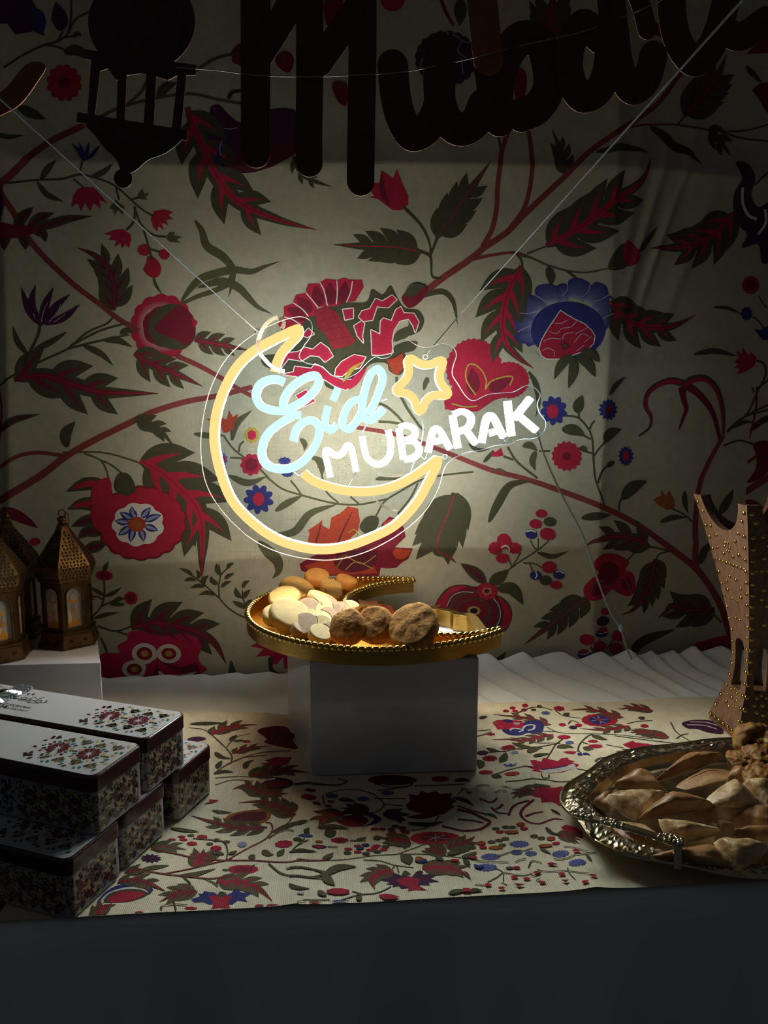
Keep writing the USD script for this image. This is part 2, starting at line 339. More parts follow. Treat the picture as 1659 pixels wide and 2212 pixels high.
BACK_PRINT = '''
#printed_branch
r 16 11 b | F 0,1082 95,1022 140,987 210,947 270,918 330,890 400,868 470,855 545,836
r 8 9 b | F 0,1010 40,985 80,978 140,985
#printed_branch
r 13 12 b | F 180,268 140,290 113,306 70,345 30,385 8,410 35,465 60,512 90,550 120,580 165,620 215,657 250,685 300,715
r 11 9 b | F 380,768 430,790 480,818 515,840 545,856
r 4 3 b | F 8,410 0,395 -10,380
#printed_branch
r 8 15 b | F 765,922 850,937 920,960 1000,992 1060,1015 1130,1033 1210,1060 1300,1095 1370,1130 1440,1180 1500,1225 1530,1260 1560,1310 1583,1380
r 14 9 b | F 1505,1232 1497,1190 1498,1160 1505,1100 1515,1040 1540,985 1565,941
#printed_branch
r 14 9 b | F 890,655 950,606 1011,564 1047,535 1094,503 1130,466 1211,390 1261,340 1334,289 1413,231 1460,170 1510,120
r 11 10 b | F 1040,535 1060,500 1070,455 1072,398 1078,340 1094,289
r 10 9 b | F 1096,500 1128,455 1140,409 1142,343 1133,282 1120,270
r 7 4 b | F 1015,563 1060,553 1113,548 1146,559
r 4 5 G | F 1078,335 1072,300 1062,278
r 5 3 b | F 1334,289 1400,278 1455,277
#printed_stem
r 3.5 3 G | F 1455,277 1550,286 1610,283 1664,268 ; 1550,286 1600,300 1664,306 ; 1455,277 1471,258
r 3.5 3 g | C 150,1530 240,1545 340,1590 460,1625 560,1635 690,1615 ; 215,1520 330,1475
r 4 4 G | C 150,1515 180,1560 188,1600 ; 340,1595 355,1625 ; 450,1625 500,1665
r 4 6 G | F 951,604 933,600 928,557 910,546 ; 928,557 942,518 ; 928,555 928,535 910,492 870,450
#printed_leaf
l 30 4 G - r | F 942,517 985,455 1020,405 1054,358
#printed_leaf
l 29 4 G - r | F 910,546 850,536 790,534 722,530
#printed_flower
p r | F 796,430 808,428 798,416 805,401 825,400 821,374 848,391 855,371 868,401 881,427 881,445 866,457 848,457 830,445 816,434
b 14 p | F 858,452 858,420 856,374
b 12 d | F 840,448 826,420 822,378
#printed_leaf
l 42 4 G r | F 1178,533 1240,500 1320,440 1372,400 1392,353
#printed_leaf
l 36 4 G r | F 1582,462 1530,515 1470,535 1399,539
#printed_leaf
l 34 5 G m | F 1471,257 1510,215 1545,170 1565,123
#printed_leaf
l 17 3 G - | F 1211,383 1207,345 1187,287
l 18 2 G m | C 1290,780 1350,840 1420,940
#printed_leaf
b 15 G | C 600,940 680,930 740,918 820,925 910,942
b 20 G m | C 925,783 1000,830 1060,892 1140,920 1190,960 1235,1000
#printed_flower
s u | C 1452,978 1520,985 1560,1060 1550,1180 1600,1240 1680,1200 1680,1560 1630,1570 1600,1460 1500,1480 1530,1400 1470,1340 1440,1230 1445,1150 1478,1080
r 6 6 w | C 1490,1130 1500,1220 1540,1290 1590,1310 ; 1640,1250 1645,1330 1600,1400
r 4 3 G | C 1560,1115 1600,1075 1670,1020
#printed_flower
p d | C 1560,540 1600,505 1670,490 1670,690 1640,660 1600,590
b 12 G | C 1520,400 1570,450 1620,500
p d | C 1520,330 1600,250 1670,180 1670,320
#printed_stem
r 4 4 G | A 40,425 140,340 260,268 340,240 400,190 440,110 500,70 600,45 ; 270,265 340,275 400,300 ; 340,240 370,180 ; 420,-10 418,100 400,190 ; 380,215 450,205
r 5 5 g | A 590,690 690,640 850,590 1000,560 1150,550 1290,580 1450,610 ; 750,615 830,540 870,470 ; 1170,405 1290,330 1420,300
#printed_leaf
b 22 G | A 380,310 450,290 540,350
b 34 u | A 355,175 350,90 330,5
b 9 G | A 430,205 460,190 480,210
#printed_flower
f 38 41 12 .14 s r,r,d | A 378,488
#printed_flower
p u | A -10,-10 190,-10 240,90 265,215 200,190 100,220 60,160 -10,180
b 24 n | A 190,60 230,90 250,210
#printed_leaf
b 23 G | A 115,650 190,680 275,712
b 11 G | A -10,815 60,840 155,820
b 20 G | A 935,570 980,510 1050,480
#printed_flower
f 20 24 6 .1 s d | A 1430,312
#printed_flower
b 9 n | A 500,960 470,900 425,855 ; 503,965 490,900 470,850 ; 508,970 520,910 530,850 ; 515,965 560,920 595,865
r 4 3 G | A 500,970 488,1010 480,1045
#printed_stem
r 4 4 G | A 50,1110 230,1080 380,1070 480,1045 560,1060 680,1105 780,1190 850,1250 920,1290 ; 440,1070 495,1115 ; 690,1110 708,1190 ; 780,1190 835,1175
r 4 4 G | A 800,1230 830,1320 870,1370 930,1405 985,1410 ; 805,1230 795,1320 752,1372 ; 850,1350 870,1420 890,1490 905,1550 ; 880,1480 950,1502
#printed_leaf
b 13 G | A 248,1078 290,1020 350,965 ; 228,1090 280,1160 378,1202
b 11 G | A 545,1062 620,1030 680,985
#printed_flower
p r | A 500,1115 560,1120 600,1160 640,1215 590,1190 600,1245 555,1210 535,1260 505,1210 480,1260 460,1210 420,1235 435,1170 460,1130
#printed_flower
p g | A 820,1160 850,1125 860,1155 890,1150 865,1175 880,1190 830,1185
p g | A 650,1240 690,1190 740,1230 730,1280 700,1250 680,1285 675,1250
p g | A 985,1415 1010,1385 1040,1380 1030,1400 1085,1410 1050,1425 1075,1445 1010,1440
#printed_flower
p r | A 895,1300 920,1255 980,1245 1030,1260 1000,1280 1030,1300 985,1310 1005,1340 960,1325 975,1370 940,1345 935,1380 910,1350
#printed_flower
p r | A 620,1395 680,1370 730,1365 775,1395 780,1430 765,1480 745,1455 725,1480 715,1450 680,1470 690,1435 645,1430 665,1405
#printed_fruit
f 15 13 7 .08 s r | A 858,1490
f 12 12 7 .08 s r | A 977,1515
s r | A 880,1530 920,1535 960,1600 940,1650 900,1655 855,1610 870,1570
b 7 G | D 915,265 925,310 965,375
#printed_flower
s u | U 430,300 520,200 620,300 750,380 900,280 1290,280 1290,700 1150,800 980,870 800,900 600,870 420,700 360,500
p m | U 600,700 1000,640 1290,600 1280,720 1150,800 1060,850 980,870 800,890 640,870
r 9 6 u | U 610,130 640,70 730,50 ; 440,290 450,220 520,200
b 10 n | U 500,820 530,650 560,520
r 2 2 q | U 540,720 525,640 545,560 ; 560,430 620,440 700,430
#printed_leaf
l 46 4 G r | F 402,228 434,307 470,383 514,434 600,475 682,497
#printed_leaf
l 13 3 G - | U 1260,750 1320,880 1420,970 1640,1050
#printed_leaf
b 20 G m | A 160,1375 300,1335 400,1305 545,1288
b 22 G m | A 170,1370 240,1300 320,1270 ; 100,1370 140,1300 200,1240 ; 60,1390 40,1450 40,1505 ; 130,1395 150,1440 155,1495 ; 190,1375 250,1390 270,1445
s d | A -10,1345 100,1350 240,1360 150,1415 -10,1420
p u | A -20,1050 20,1060 45,1240 20,1330 -20,1340
#printed_leaf
b 19 g | A 1160,1310 1200,1370 1230,1460 1330,1530 1385,1600 1385,1680 1360,1770
r 15 7 g | D 1392,220 1375,290 1290,345 1180,385 1085,428
b 17 g | D 1080,415 1180,290 1290,245 1400,225 1500,238 1580,210 1670,180
b 18 g | D 1180,330 1320,295 1420,330 1480,390 1540,450 1625,492
#printed_leaf
l 30 4 G m | D 675,470 680,340 640,220 560,140 455,93
#printed_flower
f 70 72 14 .07 s qr,d | D 968,568
s G | D 885,570 920,480 1010,430 1100,450 1160,540 1160,640 1100,700 1010,700 920,660
s d | D 920,580 1000,490 1080,440 1150,510 1165,600 1120,680 1060,650 980,620
p r | D 1145,515 1178,535 1172,560 1150,570
#printed_leaf
l 20 3 G d | D 1160,650 1300,672 1485,710
l 28 3 G d | D 800,730 900,790 1050,850 1212,926
#printed_flower
b 16 u | D 240,560 180,480 130,335 ; 270,555 380,510 472,435 ; 240,560 190,440 210,318 ; 260,555 330,450 412,375
b 17 u | D 245,560 270,440 315,335
r 2 1 q | D 200,490 210,530 ; 245,540 260,470 285,420 ; 290,540 340,480 360,430 ; 320,540 390,490
r 5 5 G | D 150,800 180,720 228,620 240,560
#printed_stem
r 5 4 G | D -10,930 100,850 250,770 400,700 520,600 640,545 680,500 ; 400,700 560,660 770,615 ; 420,680 600,590 775,542
b 14 G | D 715,610 760,590 800,605
b 13 G | D 165,735 110,660 85,570 ; 195,712 300,660 398,598
b 15 G | D 495,680 600,730 675,800 ; 620,650 700,650 790,690
#printed_leaf
l 45 3 G d | D 90,885 250,860 420,910 600,960 750,965 945,968
r 4 6 d | D -5,920 12,1050 8,1150 -5,1250
#printed_leaf
b 16 G m | D -10,1205 80,1130 235,1090
b 24 G | D 395,1290 390,1210 445,1135
l 16 4 G - | D 800,1135 900,1150 970,1200 1045,1292
#printed_stem
r 4 4 g | D 370,1320 600,1320 700,1340 840,1385 ; 500,1325 600,1370 640,1450 650,1570 ; 600,1365 670,1400 725,1445
#printed_leaf
l 58 4 G r | D 835,1370 950,1430 1080,1540 1180,1650 1215,1800 1215,2060
#printed_leaf
b 30 G r | G 640,130 520,125 395,170 ; 630,260 500,245 400,278
b 26 G m | G 610,330 500,350 425,382 ; 610,420 520,410 465,455 ; 630,480 540,510 480,535
s r | G 650,90 560,130 540,250 560,380 640,420
s G | D 685,1540 705,1450 760,1445 810,1540 760,1580
#printed_flower
f 99 78 18 .05 s r,r | G 845,355
f 101 80 18 .05 s d | G 845,355
f 97 76 18 .05 s r | G 845,355
f 58 47 9 .10 s w | G 827,365
b 16 n i | G 815,330 790,290 790,260 ; 850,325 880,290 900,265 ; 870,345 930,320 965,310 ; 870,375 920,390 950,400 ; 845,395 860,440 865,465 ; 800,390 790,440 785,470 ; 780,380 740,410 710,430 ; 770,355 720,350 690,345
b 16 n i | G 785,335 745,310 720,295
f 20 16 8 .1 s a,o | G 822,365
#printed_stem
r 4 4 G | G 625,680 622,780 600,860 530,940 ; 600,860 690,820 750,806 ; 615,820 580,803 550,803 ; 575,980 690,1010 790,975 ; 690,1010 755,1030 ; 595,1050 615,1090 635,1140
b 9 G | G 620,795 570,760 533,738 ; 620,800 680,775 728,740 ; 550,935 620,912 708,895 ; 545,935 515,890 490,860 ; 632,640 645,610 662,578
s G | G 655,845 712,797 735,815 705,830 745,845 700,858
#printed_flower
f 19 12 9 .08 s r,d | G 630,668
f 14 14 9 .08 s r,d | G 520,806
f 15 15 9 .08 s r,d | G 783,806
#printed_sprig
r 3.5 3 G | T 1360,565 1250,530 1130,450 1060,370 930,250 830,165 ; 1060,370 1058,250 1075,150 1065,60 ; 1075,160 1130,100 1190,50 ; 1360,530 1300,450 1270,370 1265,300
b 9 G | T 830,165 780,120 712,93 ; 870,190 885,150 862,108 ; 855,205 800,193 748,216 ; 930,265 870,255 805,277 ; 1022,335 950,318 878,340 ; 1110,190 1150,160 1198,138 ; 1080,268 1120,230 1168,213 ; 1270,275 1290,230 1333,205 ; 1140,95 1160,60 1196,42
b 11 G | T 925,250 925,200 970,160 ; 1075,150 1050,100 1045,45 ; 1050,240 1005,210 988,165 ; 1250,362 1215,320 1205,268 ; 1258,367 1300,325 1337,287 ; 1300,455 1240,425 1178,390 ; 1300,458 1320,410 1352,378
#printed_leaf
l 40 4 G d | T 260,660 450,605 700,635 880,690 1010,770 1122,965
#printed_flower
s p | T -20,900 150,880 130,820 220,760 230,700 350,680 500,720 650,710 750,690 870,750 895,830 870,900 890,960 945,1010 880,1060 830,1120 600,1190 400,1200 -20,1200
s d | T 380,1120 480,950 700,1000 850,960 880,1050 760,1150 500,1180
f 28 23 6 .02 n w,c,t | T 378,885
f 27 21 6 .02 n w,c,t | T 600,880
f 27 20 6 .02 n w,c,t | T 285,1028
b 10 w | T 505,1040 545,1090 570,1140 ; 620,1085 740,1080 850,1035
b 18 p | T 480,940 420,1050 400,1170 ; 480,950 600,1040 720,1050
#printed_leaf
b 25 g | N 385,570 440,620 500,680 505,745 470,790
s G | T 1125,1140 1135,1050 1160,930 1215,1050 1235,1120 1200,1160
#printed_flower
p p | T 1330,800 1430,755 1659,870 1680,1000 1640,1000 1625,900 1570,960 1520,960 1510,880 1385,895 1450,820
r 10 8 G | T 1515,900 1520,1000 1560,1042 1670,1055
#printed_flower
p a | N 690,610 680,560 690,520 680,505 735,470 765,445 762,475 805,500 812,460 818,430 860,412 885,395 915,365 975,378 987,450 975,510 920,560 830,600
p d | N 630,700 700,655 830,610 960,580 1100,560 1115,470 1160,425 1215,440 1245,490 1255,540 1190,600 1295,605 1270,670 1230,695 1200,725 1150,730 1110,725 1100,775 1000,790 860,774 720,774 640,740
p a | N 660,710 760,680 900,640 1000,640 1060,700 1090,760 860,770 700,760
s m | N 830,690 900,610 1000,600 1090,640 1060,720 900,750
r 2 2 y | N 850,720 900,660 1000,700 1080,650 ; 900,740 960,690 1060,730 ; 920,520 950,500 975,530 940,560
r 3 2 m | N 850,590 880,520 940,400 ; 720,590 740,530 755,470
b 24 a | N 1120,520 1170,470 1230,450 ; 1180,620 1230,640 1285,615
s G | N 985,490 1010,440 1050,420 1095,430 1090,480 1040,530
#printed_stem
r 4 4 g | N 430,190 520,260 640,300 850,350 980,355 1150,322 ; 640,300 610,255 575,213 ; 860,345 790,280 755,160 720,90 660,60 ; 980,350 930,308 ; 1080,425 1130,340 1220,280 1350,210 1450,185 1659,160 ; 1210,410 1290,310 1330,230
r 8 3 g | N 745,140 750,90 700,80
b 15 g | N 485,395 560,345 650,300 ; 205,185 320,228 435,190
b 17 g | N 475,535 600,512 690,410 860,350
b 12 g | N 1080,205 1150,195 1260,200
#printed_flower
f 33 32 9 .32 s n,n | N 385,325
f 13 15 9 .12 s r | N 385,325
f 24 24 9 .16 s r,d | N 340,120
f 13 15 9 .2 s v,r | N 165,90
#printed_flower
r 4 4 g | J 260,1165 350,1285 440,1355 600,1475 680,1560 ; 400,1310 410,1250 445,1215 ; 320,1362 460,1370
b 15 g | J 335,1210 370,1070 515,938
b 13 g | J -5,1150 120,1165 280,1165
p a | J 260,1140 230,1060 235,1000 290,1025 312,940 345,1000 395,968 370,1040 345,1110 290,1140
p a | J 90,1010 160,1020 200,970 230,1080
f 16 18 9 .15 s y,p | J 515,1160
f 15 9 10 .3 t n | J 810,1390
f 14 8 10 .3 t n | J 835,1505
b 12 g | J 1030,1350 1140,1400 1145,1530 ; 950,1190 990,1240 985,1300
#printed_stem
r 6 5 g | K 0,860 130,900 230,980 300,1060 ; 70,1040 180,1045 270,1060 ; 270,820 330,930 420,1060 470,1120 ; 230,640 230,760
b 10 g | K 470,760 500,660 520,700
#printed_flower
s G | Q 200,560 380,520 480,440 640,380 760,350 960,340 1010,230 1100,280 1170,200 1220,280 1240,320 1300,400 1420,420 1470,500 1440,600 1340,650 1240,640 1330,560 1320,510 1220,560 1200,640 1180,750 1290,790 1300,930 1250,1000 1160,960 1140,900 1000,900 900,1000 780,1130 600,1100 560,1000 300,980 200,970 30,900 20,830 200,800 280,760 380,650
s G | Q 1220,620 1355,565 1340,640 1290,680 1200,700 ; 1190,760 1290,705 1410,705 1385,775 1290,800
p r | Q 165,540 220,460 220,380 300,355 310,320 330,275 420,260 420,225 440,180 465,180 500,175 540,180 560,160 600,135 640,140 700,150 740,135 775,130 800,145 860,150 920,150 935,215 860,340 780,350 690,380 600,380 520,390 500,460 430,480 380,560 200,590
b 26 d | Q 560,370 520,280 500,200 ; 650,370 640,270 630,170 ; 730,360 760,260 770,160 ; 470,430 390,350 340,300 ; 420,500 330,440 250,400
r 2.4 2.4 w | Q 545,170 580,240 610,375 ; 695,150 700,260 690,365 ; 835,160 818,260 780,350 ; 420,262 470,320 525,390 ; 305,350 390,410 440,470 ; 225,475 300,500 375,550
p c | Q 500,420 600,380 690,430 800,600 870,700 790,745 660,770 600,640 520,560
r 1.2 1.2 d | Q 560,430 600,520 650,600 720,740 ; 640,420 700,520 760,620 810,720 ; 540,520 700,470 ; 580,600 760,560 ; 620,690 820,650
Q p | Q 750,415 840,405 840,490 770,505
Q p | Q 890,480 920,430 990,410 1040,320 1100,345 1185,290 1225,330 1150,400 1050,390 1010,510 930,520
Q p | Q 850,560 915,520 940,540 920,650 930,710 880,650
Q p | Q 1000,600 1080,640 1085,520 1110,495 1180,520 1220,420 1260,395 1290,450 1380,455 1420,530 1390,620 1370,560 1330,500 1250,520 1200,600 1180,700 1190,800 1100,820 1010,820
p a | Q 1130,860 1200,850 1280,800 1290,930 1240,1000 1190,980
Q p | Q 390,640 440,580 490,630 430,660
Q p | Q 220,870 250,800 350,790 410,750 480,770 550,710 620,760 660,830 590,880 540,830 460,820 380,870 260,850 200,930
Q p | Q 220,990 310,970 320,920 470,940 500,900 570,930 640,1000 740,1040 860,1040 780,1130 700,1110 560,1020 400,1020
Q p | Q 680,1000 690,940 740,880 850,820 950,840 900,930 800,960 740,1010
b 9 y | Q 750,1060 840,940 930,880
b 16 p | Q 800,1120 900,1000 960,930
Q p | Q 330,1180 420,1130 500,1230 400,1280
s d | Q 1270,320 1340,250 1480,205 1500,260 1400,380 1330,405
b 22 G | Q 1310,300 1400,230 1480,210
#printed_leaf
b 12 G | F 900,645 955,632 975,650 986,702
#printed_flower
f 62 66 30 .05 t r | K 920,570
f 45 40 26 .05 t r | K 1230,670
p r | K 650,860 720,740 800,690 900,560 1060,560 1230,600 1340,730 1250,800 1100,850 950,950 760,945 660,930
b 30 d | K 900,800 910,680 900,560 ; 1060,760 1150,700 1250,660
r 3 3 y | K 935,805 862,700 842,620 870,535 920,532 990,590 1028,680 1020,750 1060,690 1150,650 1262,642 1240,720 ; 720,880 850,910 950,900
#printed_leaf
l 42 4 G r | S 415,55 335,200 280,400 300,600 380,700 500,785
#printed_leaf
l 33 4 G r | S 1020,320 1150,440 1330,490 1500,480 1665,400
#printed_stem
b 20 G | S 600,60 625,130 622,200
r 3 3 n | S 730,90 760,110 800,140
b 15 g | E 185,1280 230,1275 275,1310 ; 265,1310 245,1370 263,1425
b 13 G | F 1140,803 1155,830 1161,870 1155,900
#printed_flower
h 1223 717 .62 i n | S 465,630 440,610 400,603 375,580 355,560 385,525 350,500 340,465 350,420 400,390 385,360 395,300 430,265 480,258 510,262 508,225 530,195 590,180 640,185 665,195 690,180 720,178 742,195 745,160 780,140 830,145 885,175 900,195 930,172 990,200 1005,220 1015,270 1040,290 1050,330 1045,385 1055,450 1030,490 1005,500 985,525
r 1.6 1.2 q | S 510,262 560,290 610,320 ; 742,195 735,230 700,270 ; 890,195 880,240 840,280 ; 1015,270 960,300 920,310 ; 400,390 470,390 540,370 ; 385,525 430,500 480,480 ; 1050,400 1000,420 970,440
f 77 62 6 .0 n n | S 735,515
f 70 50 6 .0 n n | S 735,530
p i | S 540,705 500,650 540,690
Q r | S 690,375 740,410 790,440 850,470 900,520 920,560 910,610 870,650 820,670 770,690 740,715 700,715 640,715 590,715 555,690 540,640 560,580 600,510 640,450
r 1.5 1.5 q | S 640,460 690,465 740,440 ; 610,520 660,535 700,500 760,490 800,450 ; 570,590 620,570 690,575 ; 700,580 720,540 780,530 ; 790,540 850,510 880,490 ; 850,600 900,560 ; 780,600 840,540 880,560 ; 560,660 600,640 640,660 ; 800,660 850,620 ; 640,700 650,660
f 17 15 7 .35 s r,d | S 720,625
f 5 5 7 .2 s G | S 720,625
b 20 G | S 760,690 690,760 643,860 ; 765,700 775,800 743,925 ; 795,700 870,750 922,845 ; 825,675 890,680 948,742
#printed_flower
s G | E 680,240 690,180 760,90 800,110 800,210 740,243
s r | E 788,70 830,90 872,160 855,200 790,218 765,140
b 14 G | E 860,138 920,60 985,-20
#printed_flower
f 20 20 7 .06 s r,d | E 1558,320
r 4 4 q | E 1590,370 1610,390
r 2.5 2.5 G | E 1605,380 1655,455 ; 1490,490 1590,520 1665,610
f 13 15 9 .15 s n | E 1532,490
b 7 G | E 1330,453 1420,460 1492,492
p n | E 1580,580 1620,590 1670,560 1670,650 1630,645
#printed_flower
p r | E 1590,750 1560,720 1540,740 1510,690 1500,730 1465,710 1480,755 1450,780 1480,790 1450,815 1490,820 1470,855 1530,835 1580,800
b 12 G | E 1208,735 1330,715 1470,745
r 4 4 G | E 1590,770 1635,790 1650,850 1600,960 1540,1090 1420,1200 ; 1580,960 1570,930 ; 1420,1190 1520,1110 1670,1065 ; 1540,1095 1670,1033 ; 1400,1280 1490,1250 1595,1275
b 9 G | E 1460,1170 1520,1140 1578,1140
#printed_leaf
r 7 16 G | E 1378,1245 1330,1080 1240,970 1160,912
r 16 4 G | E 1170,915 1080,892 990,920 935,970 922,1040 960,1110 950,1170 885,1222
r 10 3 r | E 1170,915 1080,895 995,922 940,970 930,1040 962,1110 948,1160
r 7 15 d | E 1378,1245 1330,1080 1245,975 1160,918
r 6 15 G | E 1398,1215 1395,1080 1350,940 1280,880 1200,882 1140,930
r 4 10 r | E 1395,1180 1388,1080 1345,945 1280,888 1210,890 1150,930
r 15 3 d | E 1140,930 1152,1000 1170,1060 1150,1120 1128,1182
#printed_sprig
r 4 4 G | E 660,1625 610,1480 598,1330 590,1220 560,1160 510,1110 440,1100 ; 600,1340 640,1280 670,1250 ; 620,1500 650,1420 700,1388 ; 540,1308 590,1322 ; 580,1180 590,1150 608,1130 ; 285,1310 350,1310 ; 520,1120 515,1070 ; 550,1220 585,1240
b 23 G | E 512,1085 515,1040 538,978 ; 420,1180 490,1185 555,1222 ; 663,1255 690,1210 768,1180
b 12 G | E 520,1300 545,1295 565,1312 ; 675,1400 710,1380 730,1372 ; 688,978 730,920 792,868
r 4 4 G | E 755,1665 758,1620 775,1590
b 26 G | E 775,1595 840,1530 932,1488
#printed_flower
f 29 32 9 .26 s n | E 372,1070
f 13 16 9 .1 s r,p | E 365,1075
f 22 24 13 .25 t n | E 685,1065
f 9 10 8 .1 s d | E 685,1065
f 33 33 16 .14 t r,r,d | E 447,1340
f 18 22 13 .25 t n | E 800,1340
f 9 11 8 .1 s r | E 800,1340
#printed_flower
p o | E 970,1600 1020,1580 1020,1540 1050,1580 1070,1545 1100,1600 1105,1645 1060,1665 1010,1640
r 3.5 3.5 G | H 1080,270 1160,310 1205,352
b 12 G | H 1010,352 1090,325 1175,325 ; 1163,168 1165,240 1180,300
s d | E 1580,1270 1670,1255 1670,1430 1600,1490 1540,1502 1590,1430 1600,1350
#printed_stem
r 5 5 g | E 95,1285 150,1370 275,1472 ; 70,1340 130,1362
p r | K 1050,1350 1080,1290 1110,1310 1160,1270 1180,1340 1130,1352
b 9 G | K 1000,1400 1040,1360 1090,1290 ; 870,1240 950,1290 1060,1280
b 19 G | H -20,345 40,230 110,130 240,105
r 5 3 g | F 1090,1020 1075,1012 1059,1018
#printed_leaf
l 42 4 G - r | N 1545,285 1510,400 1450,540 1440,620 1500,650 1552,695
#printed_fruit
r 2.5 2.5 G | H 220,450 240,490 262,505 ; 268,440 262,505 ; 325,455 262,505 120,610 20,700 ; 95,560 118,610 ; 165,520 118,612 ; 180,585 250,590 330,640 ; 222,590 242,645
b 11 G | H 262,520 350,545 442,513
f 13 9 9 .06 s r | H 295,297
f 14 10 9 .06 s r | H 258,357
f 14 10 9 .06 s G | H 343,345
f 17 13 9 .06 s r | H 325,415
f 13 10 9 .06 s n | H 228,415
f 16 16 9 .06 s r | H 65,455
f 15 12 9 .06 s r | H 125,495
f 15 13 9 .06 s r | H 12,495
f 15 11 9 .06 s r | H 60,555
f 16 13 9 .06 s r | H 335,610
f 13 10 9 .06 s n | H 258,660
f 13 10 9 .06 s n | H 395,655
f 13 11 9 .06 s G | H 317,690
f 13 9 9 .06 s r | H 380,718
r 3 3 w | H 200,402 228,395 255,405 ; 255,635 265,660 255,680 ; 375,640 400,635 425,648 ; 45,490 75,480 95,500 90,520
#printed_fruit
s G | Y 470,640 520,520 600,430 700,392 850,400 920,440 1050,490 1160,510 1260,600 1290,700 1260,820 1200,890 1000,930 700,900 520,800
s r | Y 480,640 540,520 620,440 700,402 800,405 920,450 780,440 640,500 600,600 600,760 540,780
s r | Y 1130,520 1210,570 1280,680 1270,780 1210,860 1160,890 1190,780 1200,680
f 62 58 6 0 n d | Y 890,690
f 56 49 6 0 n G | Y 890,690
f 50 42 6 0 n d | Y 890,685
f 38 31 6 0 n G | Y 880,680
f 33 26 6 0 n d | Y 880,675
f 14 10 6 0 n t | Y 885,665
f 8 6 6 0 n k | Y 885,665
r 2 2 q | Y 600,620 660,510 760,465 880,475 ; 1080,520 1150,620 1160,740 1110,850
f 23 20 9 .12 s r | Y 1025,455
f 11 9 5 .25 s t,m | Y 1020,458
b 26 G m | Y 1000,370 900,270 740,158
b 26 G | Y 1045,375 1150,310 1238,230
b 26 G | Y 1130,432 1280,432 1398,595
#printed_leaf
l 24 4 G - r | H 565,785 430,900 320,985 197,1077
b 20 G | Y 940,1310 1100,1230 1222,1098
#printed_flower
s r | H 600,560 640,530 680,525 750,540 820,590 800,630 850,660 865,760 830,795 750,770 720,750 650,800 560,800 540,740 580,680 625,640 585,605
s d | H 640,600 720,580 760,660 720,720 640,700 ; 580,720 640,700 660,760 590,780 ; 780,690 830,690 840,760 790,750
r 2 2 o | H 620,580 680,570 770,600 ; 580,760 600,700 660,690 ; 840,770 800,690 760,680
#printed_leaf
l 26 3 G d | H 935,495 860,450 720,430 580,455 530,488
#printed_leaf
l 25 5 G m | H 975,570 965,680 920,800 850,880 785,905
#printed_stem
r 3.5 3.5 G | H 800,582 870,510 940,495 1055,520 ; 980,580 1000,540 1065,520 ; 1340,900 1390,960
b 17 G | H 528,322 600,310 705,303
#printed_leaf
l 30 3 G m | H 1350,880 1210,885 1090,860 1060,890 1010,932
b 19 G | H 1250,600 1270,510 1325,460 ; 1370,305 1420,230 1458,158
#printed_fruit
r 3 3 G | H 640,1040 640,1120 630,1180 602,1240 ; 580,1080 632,1180 ; 705,1140 640,1190 ; 560,1160 600,1200 608,1235 ; 745,1040 690,1100
f 12 8 9 .06 s r | H 675,878
f 16 11 9 .06 s u | H 660,935
f 16 9 9 .06 s n | H 655,1008
f 10 6 9 .06 s r | H 660,985
f 15 12 9 .06 s r | H 560,1040
f 16 12 9 .06 s r | H 640,1085
f 15 13 9 .06 s r | H 760,1030
f 16 13 9 .06 s r | H 748,1105
f 14 11 9 .06 s n | H 547,1130
f 9 5 9 .06 s r | H 547,1110
r 2 2 w | H 615,1000 650,1008 695,1000 ; 515,1125 550,1128 578,1110
#printed_leaf
b 22 G | H 840,1190 890,1090 1115,1000
s G | H 250,1240 265,1205 300,1240 ; 395,1240 415,1175 430,1240
#printed_flower
s p | H 1140,1220 1200,1150 1230,1090 1290,1070 1350,1050 1450,1040 1520,1100 1520,1230
b 12 d | H 1220,1190 1260,1130 1270,1090 ; 1290,1190 1320,1120 1330,1070 ; 1370,1180 1390,1110 1400,1060
r 8 8 G | H 850,1215 1000,1172 1150,1178 1450,1165
#printed_flower
p r | H 1530,360 1560,285 1600,320 1640,290 1680,320 1680,400 1560,410
#printed_flower
b 24 d | G 0,290 60,290 150,340 225,390
f 12 9 8 .1 s r | G 210,470
#printed_leaf
l 36 3 G d | C 350,260 350,120 372,-30
r 8 6 d | B 1170,-10 1200,70 1245,150
#printed_flower
f 68 62 20 .05 s u | B 1200,350
r 1.5 1.5 q | B 1240,200 1290,240 1270,300 1320,350 ; 1200,180 1240,260 ; 1300,240 1340,260 ; 1060,340 1040,430 1080,500 ; 1290,340 1300,440
f 27 26 12 .08 s r | B 880,-10
b 28 G | B 1285,-10 1285,80 1280,150
s d | B 480,-10 580,-10 560,60 490,150 ; 180,340 240,300 290,350 260,430 200,400 ; 520,500 600,500 600,640 560,620
b 22 d | C 600,180 640,300 600,480 ; 900,180 960,200 1050,250
s d | C 150,420 200,440 190,600 150,620
'''
BACK.draw(backdrop, BACK_PRINT)
# the print goes on beyond the picture's edges
for dx, x0, x1 in ((1790, 1040, 1379), (-1800, -1019, -822)):
    Cloth(lambda p, dx=dx: back_T(p) + [dx, 0], back_surf, linen, clip=shapely.box(x0, -2410, x1, -625)).draw(backdrop, BACK_PRINT)
